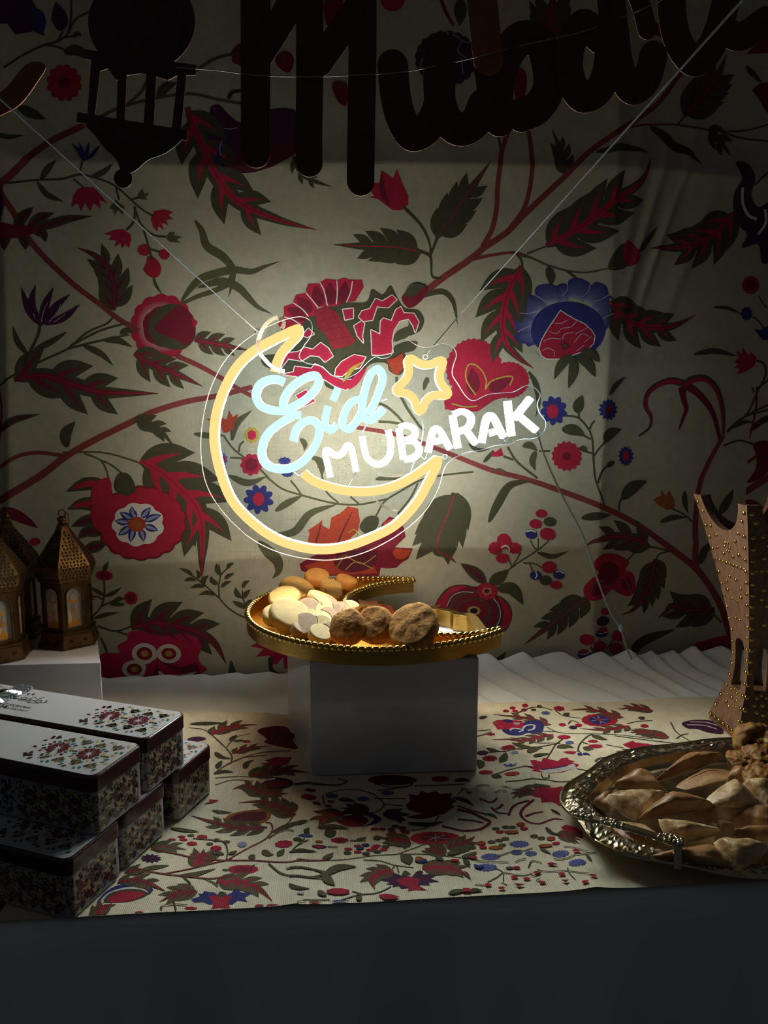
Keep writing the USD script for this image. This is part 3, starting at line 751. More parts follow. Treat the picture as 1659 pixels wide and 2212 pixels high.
# ------------------------------------------------------------------ table, white cloth, printed runner
YF, ZT = 0.832, 0.75
table = thing('folding_table', 'long folding table hidden under the white cloth', 'table', (0.1, 1.24, 0))
wood = noisy('table_board', '8a8782', '9a9791', 6, 0.6)
mesh(table, 'tabletop', box((-1.10, YF + 0.012, 0.71), (1.50, 1.62, 0.742)), wood, False, world=table)
for lx in (-1.0, 1.4):
    for ly in (0.92, 1.54): mesh(table, 'leg', box((lx - .02, ly - .02, 0), (lx + .02, ly + .02, 0.71)), wood, False, world=table)

satin = mat('white_satin', {'g': ('geometry', {}), 'n': ('noise_texture', {'scale': 900, 'detail': 2}), 'b': ('bump', {'strength': 0.08, 'distance': 0.0005}),
    'p': ('principled_bsdf', {'base_color': lin('e2e4e4'), 'roughness': 0.5, 'sheen_weight': 0.15, 'specular_ior_level': 0.4})},
    [('g.position', 'n.vector'), ('n.fac', 'b.height'), ('b.normal', 'p.normal')])
def pleat(x, y):
    """Height of the loose satin behind the runner: diagonal gathers running up to the backdrop."""
    t = np.clip((y - 1.42) / 0.22, 0, 1)
    u = x + 0.55 * (y - 1.40) * (0.35 + 0.65 * np.clip((x - .05) / .3, 0, 1))
    n = meshkit.fbm(np.stack([x * 3, y * 2, 0 * x], -1), 3, 11)
    k = 0.30 + 0.70 * np.clip((x - .05) / .25, 0, 1)
    p = u * (11 + 3 * n)
    saw = np.abs(((p % 1.0) * 1.0)); saw = np.where(saw < 0.78, saw / 0.78, (1 - saw) / 0.22)
    fine = 0.5 + 0.5 * np.sin(u * 71 + 5 * n)
    t = t * (1 - np.clip((-0.40 - x) / .04, 0, 1) * np.clip((1.64 - y) / .01, 0, 1))
    return k * t ** 0.6 * (0.017 * saw + 0.004 * fine) + 0.008 * t * n * k + (.005 + .017 * np.clip((x - .05) / .25, 0, 1)) * np.clip((y - 1.585) / 0.065, 0, 1) ** 1.3 * (0.72 + 0.35 * n + .15 * np.sin(u * 31))
rows = [(y, 'top') for y in np.concatenate([np.linspace(1.655, 1.40, 44), np.linspace(1.38, YF + 0.012, 12)])]
rows += [(a, 'edge') for a in np.linspace(0.15, 1, 6)] + [(z, 'drop') for z in np.linspace(0.73, 0.03, 40)]
X = np.arange(-1.25, 1.75, 0.008); V = []
for (t, kind) in rows:
    n = meshkit.fbm(np.stack([X * 2.2, 0 * X + 1.7, 0 * X], -1), 3, 5)
    if kind == 'top': V.append(np.stack([X, 0 * X + t, ZT + pleat(X, 0 * X + t)], 1))
    elif kind == 'edge': a = t * math.pi / 2; V.append(np.stack([X, YF + 0.012 - 0.012 * math.sin(a) + 0 * X, ZT - 0.012 + 0.012 * math.cos(a) + 0 * X], 1))
    else:
        q = (0.738 - t) / 0.7; g = np.clip(q * 4, 0, 1)
        w = X * 9.5 + 2.2 * n + 0.5 * q * np.sin(X * 5)
        f = 0.030 * np.sin(w * 2.0) + 0.016 * np.sin(w * 4.7 + 1) + 0.006 * np.sin(w * 9.1 + q * 2) * (.4 + n)
        V.append(np.stack([X, YF - 0.004 - 0.020 * q - (0.024 + f) * g ** 0.8 * (0.35 + 0.65 * q), 0 * X + t], 1))
nxt = len(X); V = np.vstack(V); i, j = np.meshgrid(np.arange(nxt - 1), np.arange(len(rows) - 1)); a = (j * nxt + i).ravel()
fq = np.stack([a, a + nxt, a + nxt + 1, a + 1], 1)
mesh(None, 'tablecloth', (V, fq), satin, True, label='white satin cloth over the whole table, gathered behind the runner, hanging in front', cat='tablecloth')

ZR = 0.7532
def run_h(x, y):
    h = 0.0025 * meshkit.fbm(np.stack([x * 6, y * 6, 0 * x], -1), 3, 21)
    h += crease(x - (0.345 - 0.02 * (y - .85)), 0.005, 0.02, 0.002) + crease(x - (-0.05 + 0.02 * (y - .85)), 0.004, 0.018, 0.002)
    h += 0.012 * np.clip((y - 1.36) / 0.07, 0, 1) ** 2 * (0.4 + 0.6 * np.sin(x * 9 + 1) ** 2) * (1 - np.clip((x + .14) / .03, 0, 1) * np.clip((.30 - x) / .03, 0, 1)) * (1 - np.clip((-0.38 - x) / .04, 0, 1))
    return h
def run_surf(uv):
    x, y = uv[:, 0] / 1000, -uv[:, 1] / 1000; e = 0.001
    h = run_h(x, y); hx = (run_h(x + e, y) - run_h(x - e, y)) / (2 * e); hy = (run_h(x, y + e) - run_h(x, y - e)) / (2 * e)
    n = np.stack([-hx, -hy, np.ones_like(h)], 1); n /= np.linalg.norm(n, axis=1, keepdims=True)
    return np.stack([x, y, ZR + h], 1), n
def run_T(p):
    p = np.asarray(p, float); d = FW + np.outer((p[:, 0] - CX) / F, RT) - np.outer((p[:, 1] - CY) / F, UP)
    q = CAM + d * ((ZR + 0.001 - CAM[2]) / d[:, 2])[:, None]; return np.stack([q[:, 0] * 1000, -q[:, 1] * 1000], 1)
ribbed = weave('ribbed_linen', 400, 400, 'x', 'y', depth=0.30, bump=0.3, ribbed=True)
runner = thing('table_runner', 'cream ribbed runner printed with small red and blue flowers, lying along the table', 'table runner', (0.1, 1.13, ZR))
xs = np.arange(-0.80, 1.1, 0.007); ys = np.concatenate([np.arange(YF + 0.004, 1.425, 0.007), [1.425]])
gx, gy = np.meshgrid(xs, ys); uv = np.stack([gx.ravel() * 1000, -gy.ravel() * 1000], 1)
rp, rn = run_surf(uv); nx, ny = len(xs), len(ys)
i, j = np.meshgrid(np.arange(nx - 1), np.arange(ny - 1)); a = (j * nx + i).ravel()
raw(runner, 'fabric', rp, np.stack([a, a + 1, a + nx + 1, a + nx], 1), ribbed, rn, np.tile(lin('e9dcc0'), (len(rp), 1)), world=runner)
hem = np.array([[x, YF + 0.0035, ZR + run_h(np.array([x]), np.array([YF + .004]))[0]] for x in xs]); hem2 = hem.copy(); hem2[:, 2] -= 0.003
RUN_PRINT = '''
#printed_stem
r 3 3 G | V 750,295 850,340 1150,355 1400,365 1700,398 ; 1050,215 900,192 830,158 ; 1470,265 1560,245 1700,235 ; 690,330 850,338
r 3 3 G | V 750,580 800,500 830,450 900,400 ; 1030,515 1040,460 1110,385 1160,358 ; 1025,500 1060,530 ; 1060,430 1120,450
r 3 3 G | V 380,785 600,778 740,772 860,787 1000,772 1075,720 ; 1020,670 1200,702 1340,715 ; 700,720 715,755 770,750 770,725
r 5 5 g | V 1640,545 1400,570 1230,577 1190,602 1250,635 1450,637 1640,620
r 2.5 2.5 G | V 220,490 350,520 580,490 870,438 ; 180,525 330,518 ; 290,720 420,680 620,660 ; 260,345 120,380 ; 130,330 250,325 ; 640,440 870,440
#printed_flower
s n | V 350,340 420,310 560,250 600,238 690,238 725,280 700,350 640,358 580,348 520,370 400,375
p p | V 260,265 300,250 345,240 450,235 530,240 545,290 500,310 440,322 370,330 310,330 290,300
f 9 3 6 .2 s o | V 300,270
f 12 4 6 .2 s n | V 400,245
f 8 3 6 .2 s q | V 480,265
r 5 5 w | V 420,335 440,315 490,312 535,325 500,342 ; 530,322 560,285 640,282 630,315 580,325
#printed_leaf
l 20 3 g r | V 790,275 640,230 480,205 265,198
l 20 4 g r | V 810,360 650,392 520,422 260,410
#printed_flower
f 40 14 16 .06 s r,d | V 1225,232
f 23 9.5 12 .08 s n | V 1220,232
r 3 2 i | V 1160,205 1280,262 ; 1150,240 1300,225 ; 1210,195 1240,270
f 6 3 6 .1 s r | V 1218,232
#printed_leaf
l 20 3 g r | V 1440,210 1300,172 1120,142 958,150
l 20 3 g r | V 1490,285 1350,310 1250,322 1050,308
l 18 3 g r | V 1700,150 1550,130 1380,138
l 16 3 g r | V 1700,340 1600,338 1490,345
#printed_flower
f 15 5 7 .12 s r | V 905,385
f 11 3.5 7 .12 s r | V 1165,425
f 17 4.5 7 .12 s r | V 1185,470
p r | V 890,515 960,510 1020,515 990,540 930,530
f 10 4 6 .2 s v | V 955,435
b 20 g | V 845,480 920,466 995,482 ; 1160,365 1210,390 1295,412 ; 1085,500 1130,490 1170,500
b 9 n | V 1035,550 1050,535 1070,550 ; 1080,545 1100,535 1140,550
#printed_flower
p p | V 600,600 650,595 700,610 720,570 780,585 850,600 880,575 940,567 950,590 1005,600 980,615 1040,630 1020,655 900,700 780,712 640,700 610,700 640,680 545,662 640,655 620,640
r 9 9 w | V 690,690 830,672 1000,632 ; 720,705 860,690 1010,652
r 4 4 n | V 700,682 830,662 940,640
#printed_flower
p p | V 1430,450 1520,415 1540,430 1700,450 1700,500 1550,492
r 3 3 G | V 1280,455 1440,482
l 18 3 g r | V 1640,520 1500,525 1340,552
#printed_flower
f 16 5 7 .1 s r,d | V 403,490
f 17 6.5 8 .1 s r,d | V 240,575
f 13 5 8 .15 s u | V 175,525
f 9 3 7 .2 s i | V 460,540
p v | V 360,635 380,625 400,640 430,625 450,640 490,625 470,645 430,655 390,650
f 16 4.5 7 .12 s r | V 205,700
f 17 4.5 7 .12 s a | V 440,718
f 9 2.5 7 .12 s r | V 253,365
f 9 3.5 7 .1 s r | V 1625,285
b 18 g | V 440,455 540,475 615,475 ; 580,530 660,485 718,485 ; 335,612 370,570 385,530 ; 262,748 300,735 348,750 ; 130,590 160,620 150,670
b 12 G | V 905,198 930,182 952,172 ; 150,225 180,215 220,210 ; 215,485 270,505 330,520 ; 1580,225 1620,205 ; 630,565 700,545 770,535
#printed_sprig
f 7 2.5 6 .1 s r | V 445,145 ; 385,165 ; 548,156 ; 468,165 ; 555,130
f 6 2 6 .1 s G | V 685,132 ; 632,155
f 12 4 6 .12 s r | V 860,142
f 11 3.5 7 .3 t v | V 740,175
f 8 3.5 6 .1 s r | V 890,275
f 9 4 7 .2 s u | V 985,300
f 8 3.5 6 .1 s r | V 1035,280
r 2 2 G | V 470,185 540,160 620,140 720,140 800,155 ; 940,270 970,240 1040,260
#printed_stem
r 3 3 g | Z 690,110 800,125 900,200 970,270 1000,320 990,370 ; 960,250 1020,180 1130,150 ; 880,470 1040,460 1200,465 ; 880,520 1000,485 1150,492
r 3.5 3.5 b | Z 880,430 1000,355 1200,290 1420,275 ; 1090,320 1250,305
r 3.5 3.5 b | Z 955,1062 1100,980 1250,900 1290,840 1275,795 1240,790 ; 1290,860 1400,800 1440,750
r 3.5 3.5 b | Z 420,980 600,1012 750,1045 960,1060 1150,1062 1400,1082 1700,1058 ; 520,1155 700,1120 900,1072 1000,1052 ; 250,1142 400,1140 530,1160 650,1172 850,1192 1000,1170
r 3 3 g | Z 720,900 850,912 945,930 968,990 960,1055 ; 650,1180 700,1230 690,1290 ; 580,1350 600,1425 ; 800,1190 870,1225 900,1250 ; 500,1420 490,1400 580,1380 680,1385
r 4 4 g | Z 1260,1085 1350,1160 1450,1187 1700,1190 ; 1390,1130 1550,1130 1700,1152
r 3 3 g | Z 1260,905 1330,865 1400,850 1440,862 ; 1440,520 1560,515 1700,525
#printed_leaf
l 26 3 g r | Z 850,160 930,120 1020,98 1190,85
l 18 3 g r | Z 1005,295 1080,265 1150,250 1275,242
b 14 G | Z 880,285 920,320 995,332 ; 895,405 905,375 925,345 ; 1095,405 1105,365 1160,340 ; 700,88 800,85 950,80 ; 870,440 940,425 1010,432 ; 990,205 1010,180 1035,160
#printed_flower
s u | Z 680,190 760,172 815,188 760,208 690,210
f 9 3 6 .1 s r | Z 1105,207
b 9 G | Z 1010,205 1060,200 1110,206
s d | Z 1180,130 1270,100 1400,110 1435,200 1470,262 1350,245 1230,210 1250,190
f 22 11 10 .1 s m | Z 1380,170
p r | Z 1235,345 1320,320 1430,325 1400,375 1310,385 1190,370 1270,360
#printed_flower
l 30 4 g d | Z 1130,465 1230,430 1350,410 1555,445
s u | Z 1190,520 1260,470 1400,480 1440,512 1380,545 1250,552
s d | Z 1230,520 1290,495 1400,498 1420,520 1370,535 1270,540
r 6 6 w | Z 1210,552 1195,520 1230,490 1310,475
l 24 3 g d | Z 1220,590 1150,540 1080,525 1005,552
l 18 3 g r | Z 1200,575 1280,580 1400,585
#printed_flower
s o | Z 950,765 970,735 1040,712 1150,695 1260,700 1280,740 1240,785 1120,795
s m | Z 980,760 1040,725 1150,710 1240,715 1240,760 1120,782
l 30 4 g d | Z 1455,745 1350,685 1220,640 1045,645
l 28 4 g d | Z 1250,825 1050,825 900,795 705,738
b 12 g | Z 860,700 930,715 1000,715
b 18 g | Z 1290,860 1400,820 1540,788
#printed_sprig
f 9 3 6 .1 s r | Z 570,910 ; 638,890 ; 652,911 ; 1608,660
f 12 4.5 6 .12 s r | Z 713,938 ; 785,890
f 13 6 7 .12 s r | Z 885,972
f 8 3 6 .12 s g | Z 705,880 ; 840,940 ; 960,925
f 11 6 8 .2 s i | Z 1072,946
f 15 5.5 7 .1 s r | Z 1552,620
f 12 3 7 .1 s d | Z 1560,570
b 12 g | Z 870,910 890,912 910,905 ; 860,1005 910,1010 945,1020 ; 975,1015 1010,1005 1035,990 ; 560,830 660,845 765,855
p r | Z 790,660 850,640 830,625 905,632 860,650
#printed_leaf
l 22 3 g - r | Z 420,975 530,958 670,982
l 34 3 g r | Z 740,1100 780,1045 797,978
f 24 10 11 .35 t u | Z 420,1045
b 16 g | Z 360,1120 450,1110 550,1095 ; 620,1170 740,1160 885,1120 ; 1140,1020 1145,1040 1165,1050 ; 1220,990 1260,1020 1300,1025 ; 1330,1035 1360,1000 1375,985
l 18 2 g d | Z 250,1150 310,1130 370,1125
#printed_fruit
f 34 10 9 .06 s p,d | Z 1078,1125
b 8 g | Z 930,1125 960,1130 1000,1125 ; 1140,1110 1165,1090
#printed_flower
s n | Z 30,1370 80,1300 180,1240 330,1228 435,1270 390,1310 300,1262 200,1280 110,1330
s w | Z 50,1368 100,1305 200,1262 330,1252 400,1290 300,1300
s G | Z 80,1360 110,1310 200,1275 330,1268 400,1300 300,1350 160,1365
s r | Z 105,1352 180,1295 300,1285 375,1300 300,1342 160,1366
l 22 3 g r | Z 30,1480 70,1400 170,1380
l 24 3 g d | Z 180,1225 300,1200 420,1235 520,1282
#printed_leaf
l 30 3 g d | Z 740,1280 620,1295 480,1360
l 30 4 g r | Z 885,1222 1050,1215 1190,1265 1285,1352
#printed_flower
p n | Z 705,1340 770,1320 755,1300 790,1300 800,1280 840,1290 870,1290 900,1310 960,1310 1000,1290 1025,1255 1060,1290 1140,1300 1090,1330 1110,1360 1040,1350 1000,1380 840,1378 790,1360 730,1365
p r | Z 830,1320 920,1305 1000,1320 970,1370 990,1410 910,1402 850,1412 870,1370
s G | Z 895,1320 915,1285 960,1300 950,1320
#printed_sprig
f 14 3.5 7 .12 s r | Z 705,1405 ; 1290,1388
f 10 3.5 7 .12 s r | Z 610,1440 ; 240,1455 ; 335,1440 ; 400,1450 ; 1140,1415 ; 1195,1390
f 20 8 8 .14 s r | Z 1370,950
f 14 3 8 .1 s v | Z 1535,895
b 12 G | Z 1440,915 1470,925 1510,940 ; 1520,880 1535,860 1550,840 ; 1410,1240 1450,1270 1560,1270 ; 1410,1010 1500,1005 1610,1003
r 2.5 2.5 g | Z 1430,1000 1500,940 1520,915 ; 300,1480 240,1470 160,1478 ; 1450,1390 1480,1370 1530,1365
f 15 4 8 .12 s a | Z 1600,1375
f 8 3 8 .12 s q | Z 1490,1310
#printed_stem
r 3 3 g | W 0,752 200,748 440,737 700,702 900,690 980,662 1150,600 ; 900,690 1200,690 1480,720 ; 600,742 750,752 880,790 1050,810 ; 880,795 850,840 ; 900,800 920,860 ; 960,640 1020,610 1010,590
r 3 3 g | W 560,1050 700,1040 770,1020 850,980 ; 400,1100 560,1050 ; 500,1020 600,1050 ; 60,1110 300,1100 ; 1360,1045 1480,1025 ; 0,640 60,600 110,575 ; 480,570 620,570 ; 280,625 370,630
r 5 5 g | W -60,825 120,830 220,855 270,895 ; -60,902 130,905 240,880
b 22 g | W 255,880 370,815 540,803 ; 250,870 290,930 345,972
b 28 g | W 940,705 985,730 1010,785 ; 255,522 310,505 358,490
b 14 g | W 235,740 290,715 330,682 ; 690,550 730,545 770,540 ; 1350,690 1410,680 1480,675 ; 1480,720 1550,705 1620,672 ; 1255,705 1280,730 1320,752 ; 195,1025 230,1050 280,1065 ; 540,1100 570,1080 580,1065 ; 190,462 330,450 490,468 ; 1370,1050 1440,1030 1520,1020 ; 1500,745 1530,770 1540,800
#printed_sprig
f 20 6.5 8 .12 s r,d | W 390,567
f 16 3 8 .1 s v | W 80,542
f 7 4 5 .1 s G | W 95,515
f 17 4.5 9 .2 s u,r | W 205,628
f 9 3 5 .1 s o | W 205,585
b 10 g | W 540,560 580,555 635,540
f 9 3 6 .1 s r | W 465,645 ; 550,618 ; 660,655 ; 550,672 ; 720,618 ; 700,635 ; 780,650
f 9 3 6 .1 s G | W 460,680 ; 625,688 ; 725,670 ; 800,625
f 9 3 6 .1 s n | W 570,640 ; 620,610
f 14 5 3 .1 s n | W 1120,752
f 9 5 5 .1 s o | W 1100,735
f 26 7 8 .08 s r | W 375,1028
f 13 4.5 8 .08 s r | W 1520,1025
b 12 G | W 1550,1030 1600,1020 1670,1022
p r | W 735,1060 800,1050 870,1060 930,1080 850,1105 800,1112
f 20 3 8 .1 s v | W 400,1118
f 13 3 8 .1 s a | W 165,1138
f 10 3 8 .1 s r | W 1420,750 ; 1585,728
b 10 n | W 1590,790 1640,815 1680,800
#printed_flower
p u | W 720,920 780,910 760,885 800,880 790,862 850,850 900,865 950,885 1040,890 1070,850 1100,835 1135,840 1130,870 1200,870 1250,885 1200,905 1285,935 1180,945 1200,970 1110,965 1080,985 940,1000 920,975 860,985 870,965 800,960 840,940
p r | W 895,920 1000,890 1110,910 1090,965 1170,1015 1060,1010 1000,1022 1010,985 930,960
s G | W 945,885 970,838 1025,870
l 26 4 g r | W 870,845 760,855 670,920 705,1003
l 28 5 g r | W 1130,820 1300,808 1450,835 1560,915
#printed_flower
f 56 15 20 .05 s r | W 1248,545
f 34 9 14 .06 s d,m | W 1248,540
r 2 2 q | W 1130,530 1370,550 ; 1180,565 1330,515 ; 1250,505 1250,580
l 26 3 g d | W 1330,690 1250,650 1150,640 ; 1360,640 1480,600 1600,530
l 24 3 g d | W 1020,580 920,565 750,542
b 14 g | W 1380,640 1480,635 1620,635
#printed_flower
f 54 11 12 .05 s d,m | W 860,25
r 4 4 g | W 700,60 860,90 1040,60 1020,30 990,50 ; 1060,75 1300,70 1500,60 ; 730,120 800,110 1000,85
r 6 4 g | W -20,70 200,72 400,65 450,40 370,15
f 20 6 6 .1 s r | W 1290,15
b 16 G | W 1420,30 1490,20 1560,30
f 14 5 6 .1 s v | W 820,140 ; 600,195 ; 320,170
#printed_stem
r 3 3 g | W 240,160 240,210 270,262 ; 260,150 430,112 600,122 720,170 785,250 690,320 560,300 ; 780,240 960,255 ; 700,190 980,190
b 16 G | W 380,200 450,205 530,218 ; 800,300 880,310 980,345 ; 1000,410 1200,420 1320,395 ; -20,440 50,420 105,405
l 24 3 G n | W 790,345 880,340 980,385
f 17 5.5 8 .1 s r | W 110,192
f 8 3 6 .1 s r | W 310,222 ; 180,241 ; 290,265
f 12 3 6 .1 s d | W 130,130
#printed_flower
s n | W 380,330 550,300 700,330 765,380 660,432 560,440 700,380 560,340
r 6 6 w | W 400,345 520,338 640,360 660,400 590,432
s d | W 350,385 480,345 600,350 650,390 600,432 450,440
l 28 3 g r | W 410,320 330,340 250,365 200,448
l 24 3 G d | W 640,320 540,290 400,280
f 9 3 6 .1 s d | W 700,466 ; 770,466 ; 888,440 ; 860,496 ; 960,480 ; 950,455 ; 980,495
f 9 3 6 .1 s G | W 850,470
#printed_flower
p d | W 980,250 1020,210 1010,150 1090,160 1120,120 1180,140 1250,120 1290,150 1400,140 1380,180 1440,210 1390,240 1420,260 1360,300 1320,330 1200,332 1080,312 1000,285
s d | W 990,355 1150,325 1280,332 1160,366 1060,368
b 16 G | W 1400,180 1500,200 1590,250
r 3 3 G | W 1280,340 1240,400 1130,460 1000,475
r 2.5 2.5 G | W 1440,160 1510,100 1560,150 ; 1500,110 1480,90 ; 1520,140 1580,130
#printed_stem
r 7 5 d | X 850,275 720,370 690,440 760,520 900,557 1060,522 1190,520
r 6 5 d | X 790,280 640,320 580,370 545,455
r 6 4 d | X 750,465 850,430 960,425 ; 340,355 400,410 540,432 ; 480,320 430,360 390,380 ; 200,250 340,298 410,245
r 8 6 d | X -70,380 100,420 250,490 320,530 220,610 0,635 -120,610 -250,580
r 5 4 d | X -60,340 120,400 300,440 ; -60,500 80,510 240,540
b 10 G | X 280,430 350,450 410,485 ; 1050,410 1100,430 1170,470 ; 990,605 1060,680 1180,715
#printed_flower
p p | X 780,210 840,180 850,150 920,140 980,110 1040,130 1100,125 1180,105 1215,140 1310,185 1260,230 1215,260 1200,310 1150,352 1110,320 1060,308 1000,318 940,320 930,270 840,240
l 18 3 g d | X 840,170 700,185 590,250
b 14 g | X 720,130 800,125 900,140 ; 830,120 960,115 1060,110
f 16 5 7 .14 s u | X 1380,75
#printed_flower
p p | X 1170,620 1230,580 1330,600 1420,650 1440,740 1300,720 1220,690
l 24 3 g d | X 1130,700 1250,730 1400,760
#printed_sprig
f 9 4 6 .12 s g | X 395,612 ; 510,592 ; 590,595 ; 340,772 ; 430,755 ; 470,812 ; 850,705 ; 935,732 ; 505,735
f 9 3.5 6 .12 s r | X 440,650 ; 730,612 ; 240,840 ; 1110,805
f 10 4.5 6 .12 s a | X 690,562 ; 220,790 ; 1050,745
f 16 4 5 .12 s o | X 580,655 ; 390,845 ; 985,828
r 2 2 q | X 430,640 560,630 680,620
r 2.5 2.5 G | X 620,1025 680,995 750,980 ; 820,1190 900,1170 940,1150 ; 870,1250 920,1220 ; 160,110 240,95 320,100 ; 380,190 450,160 520,170 ; 460,110 560,130
#printed_sprig
f 23 8 16 .22 t v | X 672,798
f 22 8 16 .22 t v | X 330,952
f 26 9 16 .25 t v | X 275,1080
f 20 8 16 .22 t v | X 1165,930
f 21 8 16 .25 t v | X 1365,1050
f 14 6 12 .25 t v | X 810,915 ; 640,900
r 2.5 2.5 g | X 480,1255 480,1150 430,1110 380,1095 ; 290,1262 420,1190 475,1150 700,1182 830,1155 ; 460,1265 530,1295 ; 140,1290 280,1298 ; 420,950 530,910 660,880 740,880 830,850
r 2.5 2.5 g | X 1250,1100 1260,1150 1340,1240 ; 1255,1130 1000,1135 880,1110 ; 1265,1140 1500,1190 ; 1080,990 1200,995 1330,965 1480,930 1600,910 ; 780,1090 820,1010 940,1030 ; 150,1000 300,1015 540,1025 ; 1200,850 1350,880 1500,905
b 9 g | X 510,1095 580,1090 620,1085 ; 920,860 980,890 1050,930 ; 1470,950 1500,990 1530,1030 ; 20,950 90,930 160,900 ; 0,1000 50,1030 80,1080
f 8 3 6 .12 s r | X 640,1090 ; 612,1207 ; 760,1225 ; 945,1270 ; 300,1300 ; 880,1155 ; 1180,1178 ; 1550,1220 ; 1460,1287 ; 1050,1055 ; 1350,922 ; 120,970 ; 460,1342
p d | X 610,1290 680,1290 745,1300 660,1325
p d | X 1060,1040 1090,1050 1140,1068 1050,1070
p d | X 1165,1250 1270,1250 1230,1285
p r | X 0,1345 90,1345 90,1390 0,1390
p m | X 0,1130 60,1160 100,1240
#printed_leaf
l 22 3 g r | M 945,102 850,88 700,72
l 24 3 g r | M 890,230 760,225 600,240
#printed_flower
s u | M 1040,10 1150,-15 1300,10 1340,80 1230,75 1150,50 1080,45
r 4 4 w | M 1080,20 1200,25 1290,50 ; 1100,0 1220,5 1310,30
r 3 3 G | M 960,0 1000,70 1080,125 1150,160 ; 1000,120 1050,90 1090,85 ; 560,100 800,130 1100,165
p r | M 620,165 700,140 710,155 800,155 800,190 680,195
'''
RUN = Cloth(run_T, run_surf, ribbed, lift=0.0002, step=0.00006, edge=9.0, clip=shapely.box(-790, -1422, 1090, -(YF + 0.005) * 1000), slim=0.8)
RUN.draw(runner, RUN_PRINT)
for dx, g in ((690, shapely.box(820, -1415, 1085, -845)), (420, shapely.box(560, -1120, 815, -845)), (-520, shapely.box(-785, -1415, -420, -845))):
    Cloth(lambda p, dx=dx: run_T(p) + [dx, 0], run_surf, ribbed, lift=0.0002, step=0.00006, edge=9.0, clip=g, slim=0.8).draw(runner, RUN_PRINT)
# ------------------------------------------------------------------ neon sign on a clear acrylic panel
YS = 1.44
def sg(p): return np.array([ony(x, y, YS)[[0, 2]] for x, y in np.asarray(p, float)])
def chaikin(p, it=3, closed=False):
    p = np.asarray(p, float)
    for _ in range(it):
        a, b = (p, np.roll(p, -1, 0)) if closed else (p[:-1], p[1:])
        q = np.stack([a * .75 + b * .25, a * .25 + b * .75], 1).reshape(-1, 2)
        p = q if closed else np.vstack([p[:1], q, p[-1:]])
    return p
def flex(path, w, d=0.0088, closed=False, d0=0.0):
    """Neon flex along an (x, z) path lying on the sign: (front diffuser, jacket)."""
    p = resample(np.vstack([path, path[:1]]) if closed else path, 0.003)
    if closed: p = p[:-1]; t = np.roll(p, -1, 0) - np.roll(p, 1, 0); t /= np.linalg.norm(t, axis=1, keepdims=True); n = np.stack([-t[:, 1], t[:, 0]], 1)
    else: t, n = normals2(p)
    h = w / 2; arc = [(-h * math.cos(a), d * 0.72 + d * 0.28 * math.sin(a)) for a in np.linspace(0, math.pi, 9)]
    sides = ([(h, d * 0.72), (h * 1.0, d * .35), (h, 0.0)], [(-h, 0.0), (-h, d * .35), (-h, d * 0.72)])
    out = []
    for k, prof in enumerate((arc, sides[0], sides[1], [(h * .98, 0.0001), (-h * .98, 0.0001)])):
        m = len(prof); N = len(p)
        v = np.array([[p[i, 0] + n[i, 0] * o, YS - d0 - e, p[i, 1] + n[i, 1] * o] for i in range(N) for o, e in prof])
        ii = np.arange(N if closed else N - 1); f = []
        for a in range(m - 1):
            i0, i1 = ii * m + a, ((ii + 1) % N) * m + a
            f += [np.stack([i0, i1, i1 + 1], 1), np.stack([i0, i1 + 1, i0 + 1], 1)]
        if not closed and k == 0:
            v0 = len(v); v = np.vstack([v] + [[[p[q_, 0] + n[q_, 0] * h * u_, YS - d0, p[q_, 1] + n[q_, 1] * h * u_]] for q_ in (0, N - 1) for u_ in (1, -1)])
            for i_, flip, e0 in ((0, 1, v0), (N - 1, 0, v0 + 2)):
                b = [i_ * m + a for a in range(m)] + [e0, e0 + 1]
                cap = np.array([[b[0], b[a], b[a + 1]] for a in range(1, len(b) - 1)]); f.append(cap[:, ::-1] if flip else cap)
        out.append((v, np.vstack(f)))
    o = 0; jv = np.vstack([out[1][0], out[2][0]]); jf = np.vstack([out[1][1], out[2][1] + len(out[1][0])])
    return out[0], (jv, jf), out[3]
WARM, COOL, WHITE = (1.0, 0.545, 0.195), (0.60, 0.90, 0.97), (0.80, 0.97, 1.0)
gl = {k: (glow(f'neon_{k}', c, s), glow(f'neon_{k}_jacket', cj, GLOW_SIDE)) for k, c, cj, s in
      (('warm', WARM, (1.0, 0.80, 0.53), 1.15 * GLOW_FRONT), ('cyan', COOL, (0.66, 0.92, 1.0), 0.92 * GLOW_FRONT), ('white', WHITE, (0.72, 0.93, 1.0), 1.1 * GLOW_FRONT))}
sign = thing('neon_sign', 'lit neon sign of a yellow crescent and star with white Eid MUBARAK lettering', 'neon sign', (0.1, YS, 1.3))
backing = plain('white_backing', 'e8eaec', 0.5)
def tube(name, px, w, col, smooth=True, closed=False, d0=0.0, parent=None):
    p = sg(px); p = cr(p, 10, closed) if smooth else chaikin(p, 3, closed)
    fr, jk, bk = flex(p, w, closed=closed, d0=d0)
    o = mesh(sign, name, fr, gl[col][0], False, world=sign)
    mesh(o, 'jacket', jk, gl[col][1], False, world=sign); mesh(o, 'backing', bk, backing, False, world=sign); return o
cres = '655,1022 680,1040 727,1056 774,1062 818,1059 854,1049 890,1031 926,1006 940,995 945,992 944,1002 926,1040 901,1084 854,1134 800,1162 745,1181 695,1187 644,1180 594,1162 547,1130 503,1083 478,1025 464,960 464,920 472,877 492,826 516,788 545,761 577,742 613,724 635,714 646,711 646,720 625,744 608,764 598,785 594,804'
tube('crescent_tube', pts('F ' + cres), 0.0178, 'warm')
tube('star_tube', pts('F 877,766 918,795 963,771 942,819 978,858 925,850 906,901 892,850 845,847 887,814'), 0.0165, 'warm', False, True)
E1 = '615,826 600,820 584,820 562,831 553,853 562,875 586,886 613,887 637,877 661,862 680,843 689,824 683,812 666,814 637,831 618,853 612,872 620,889 635,896 651,897'
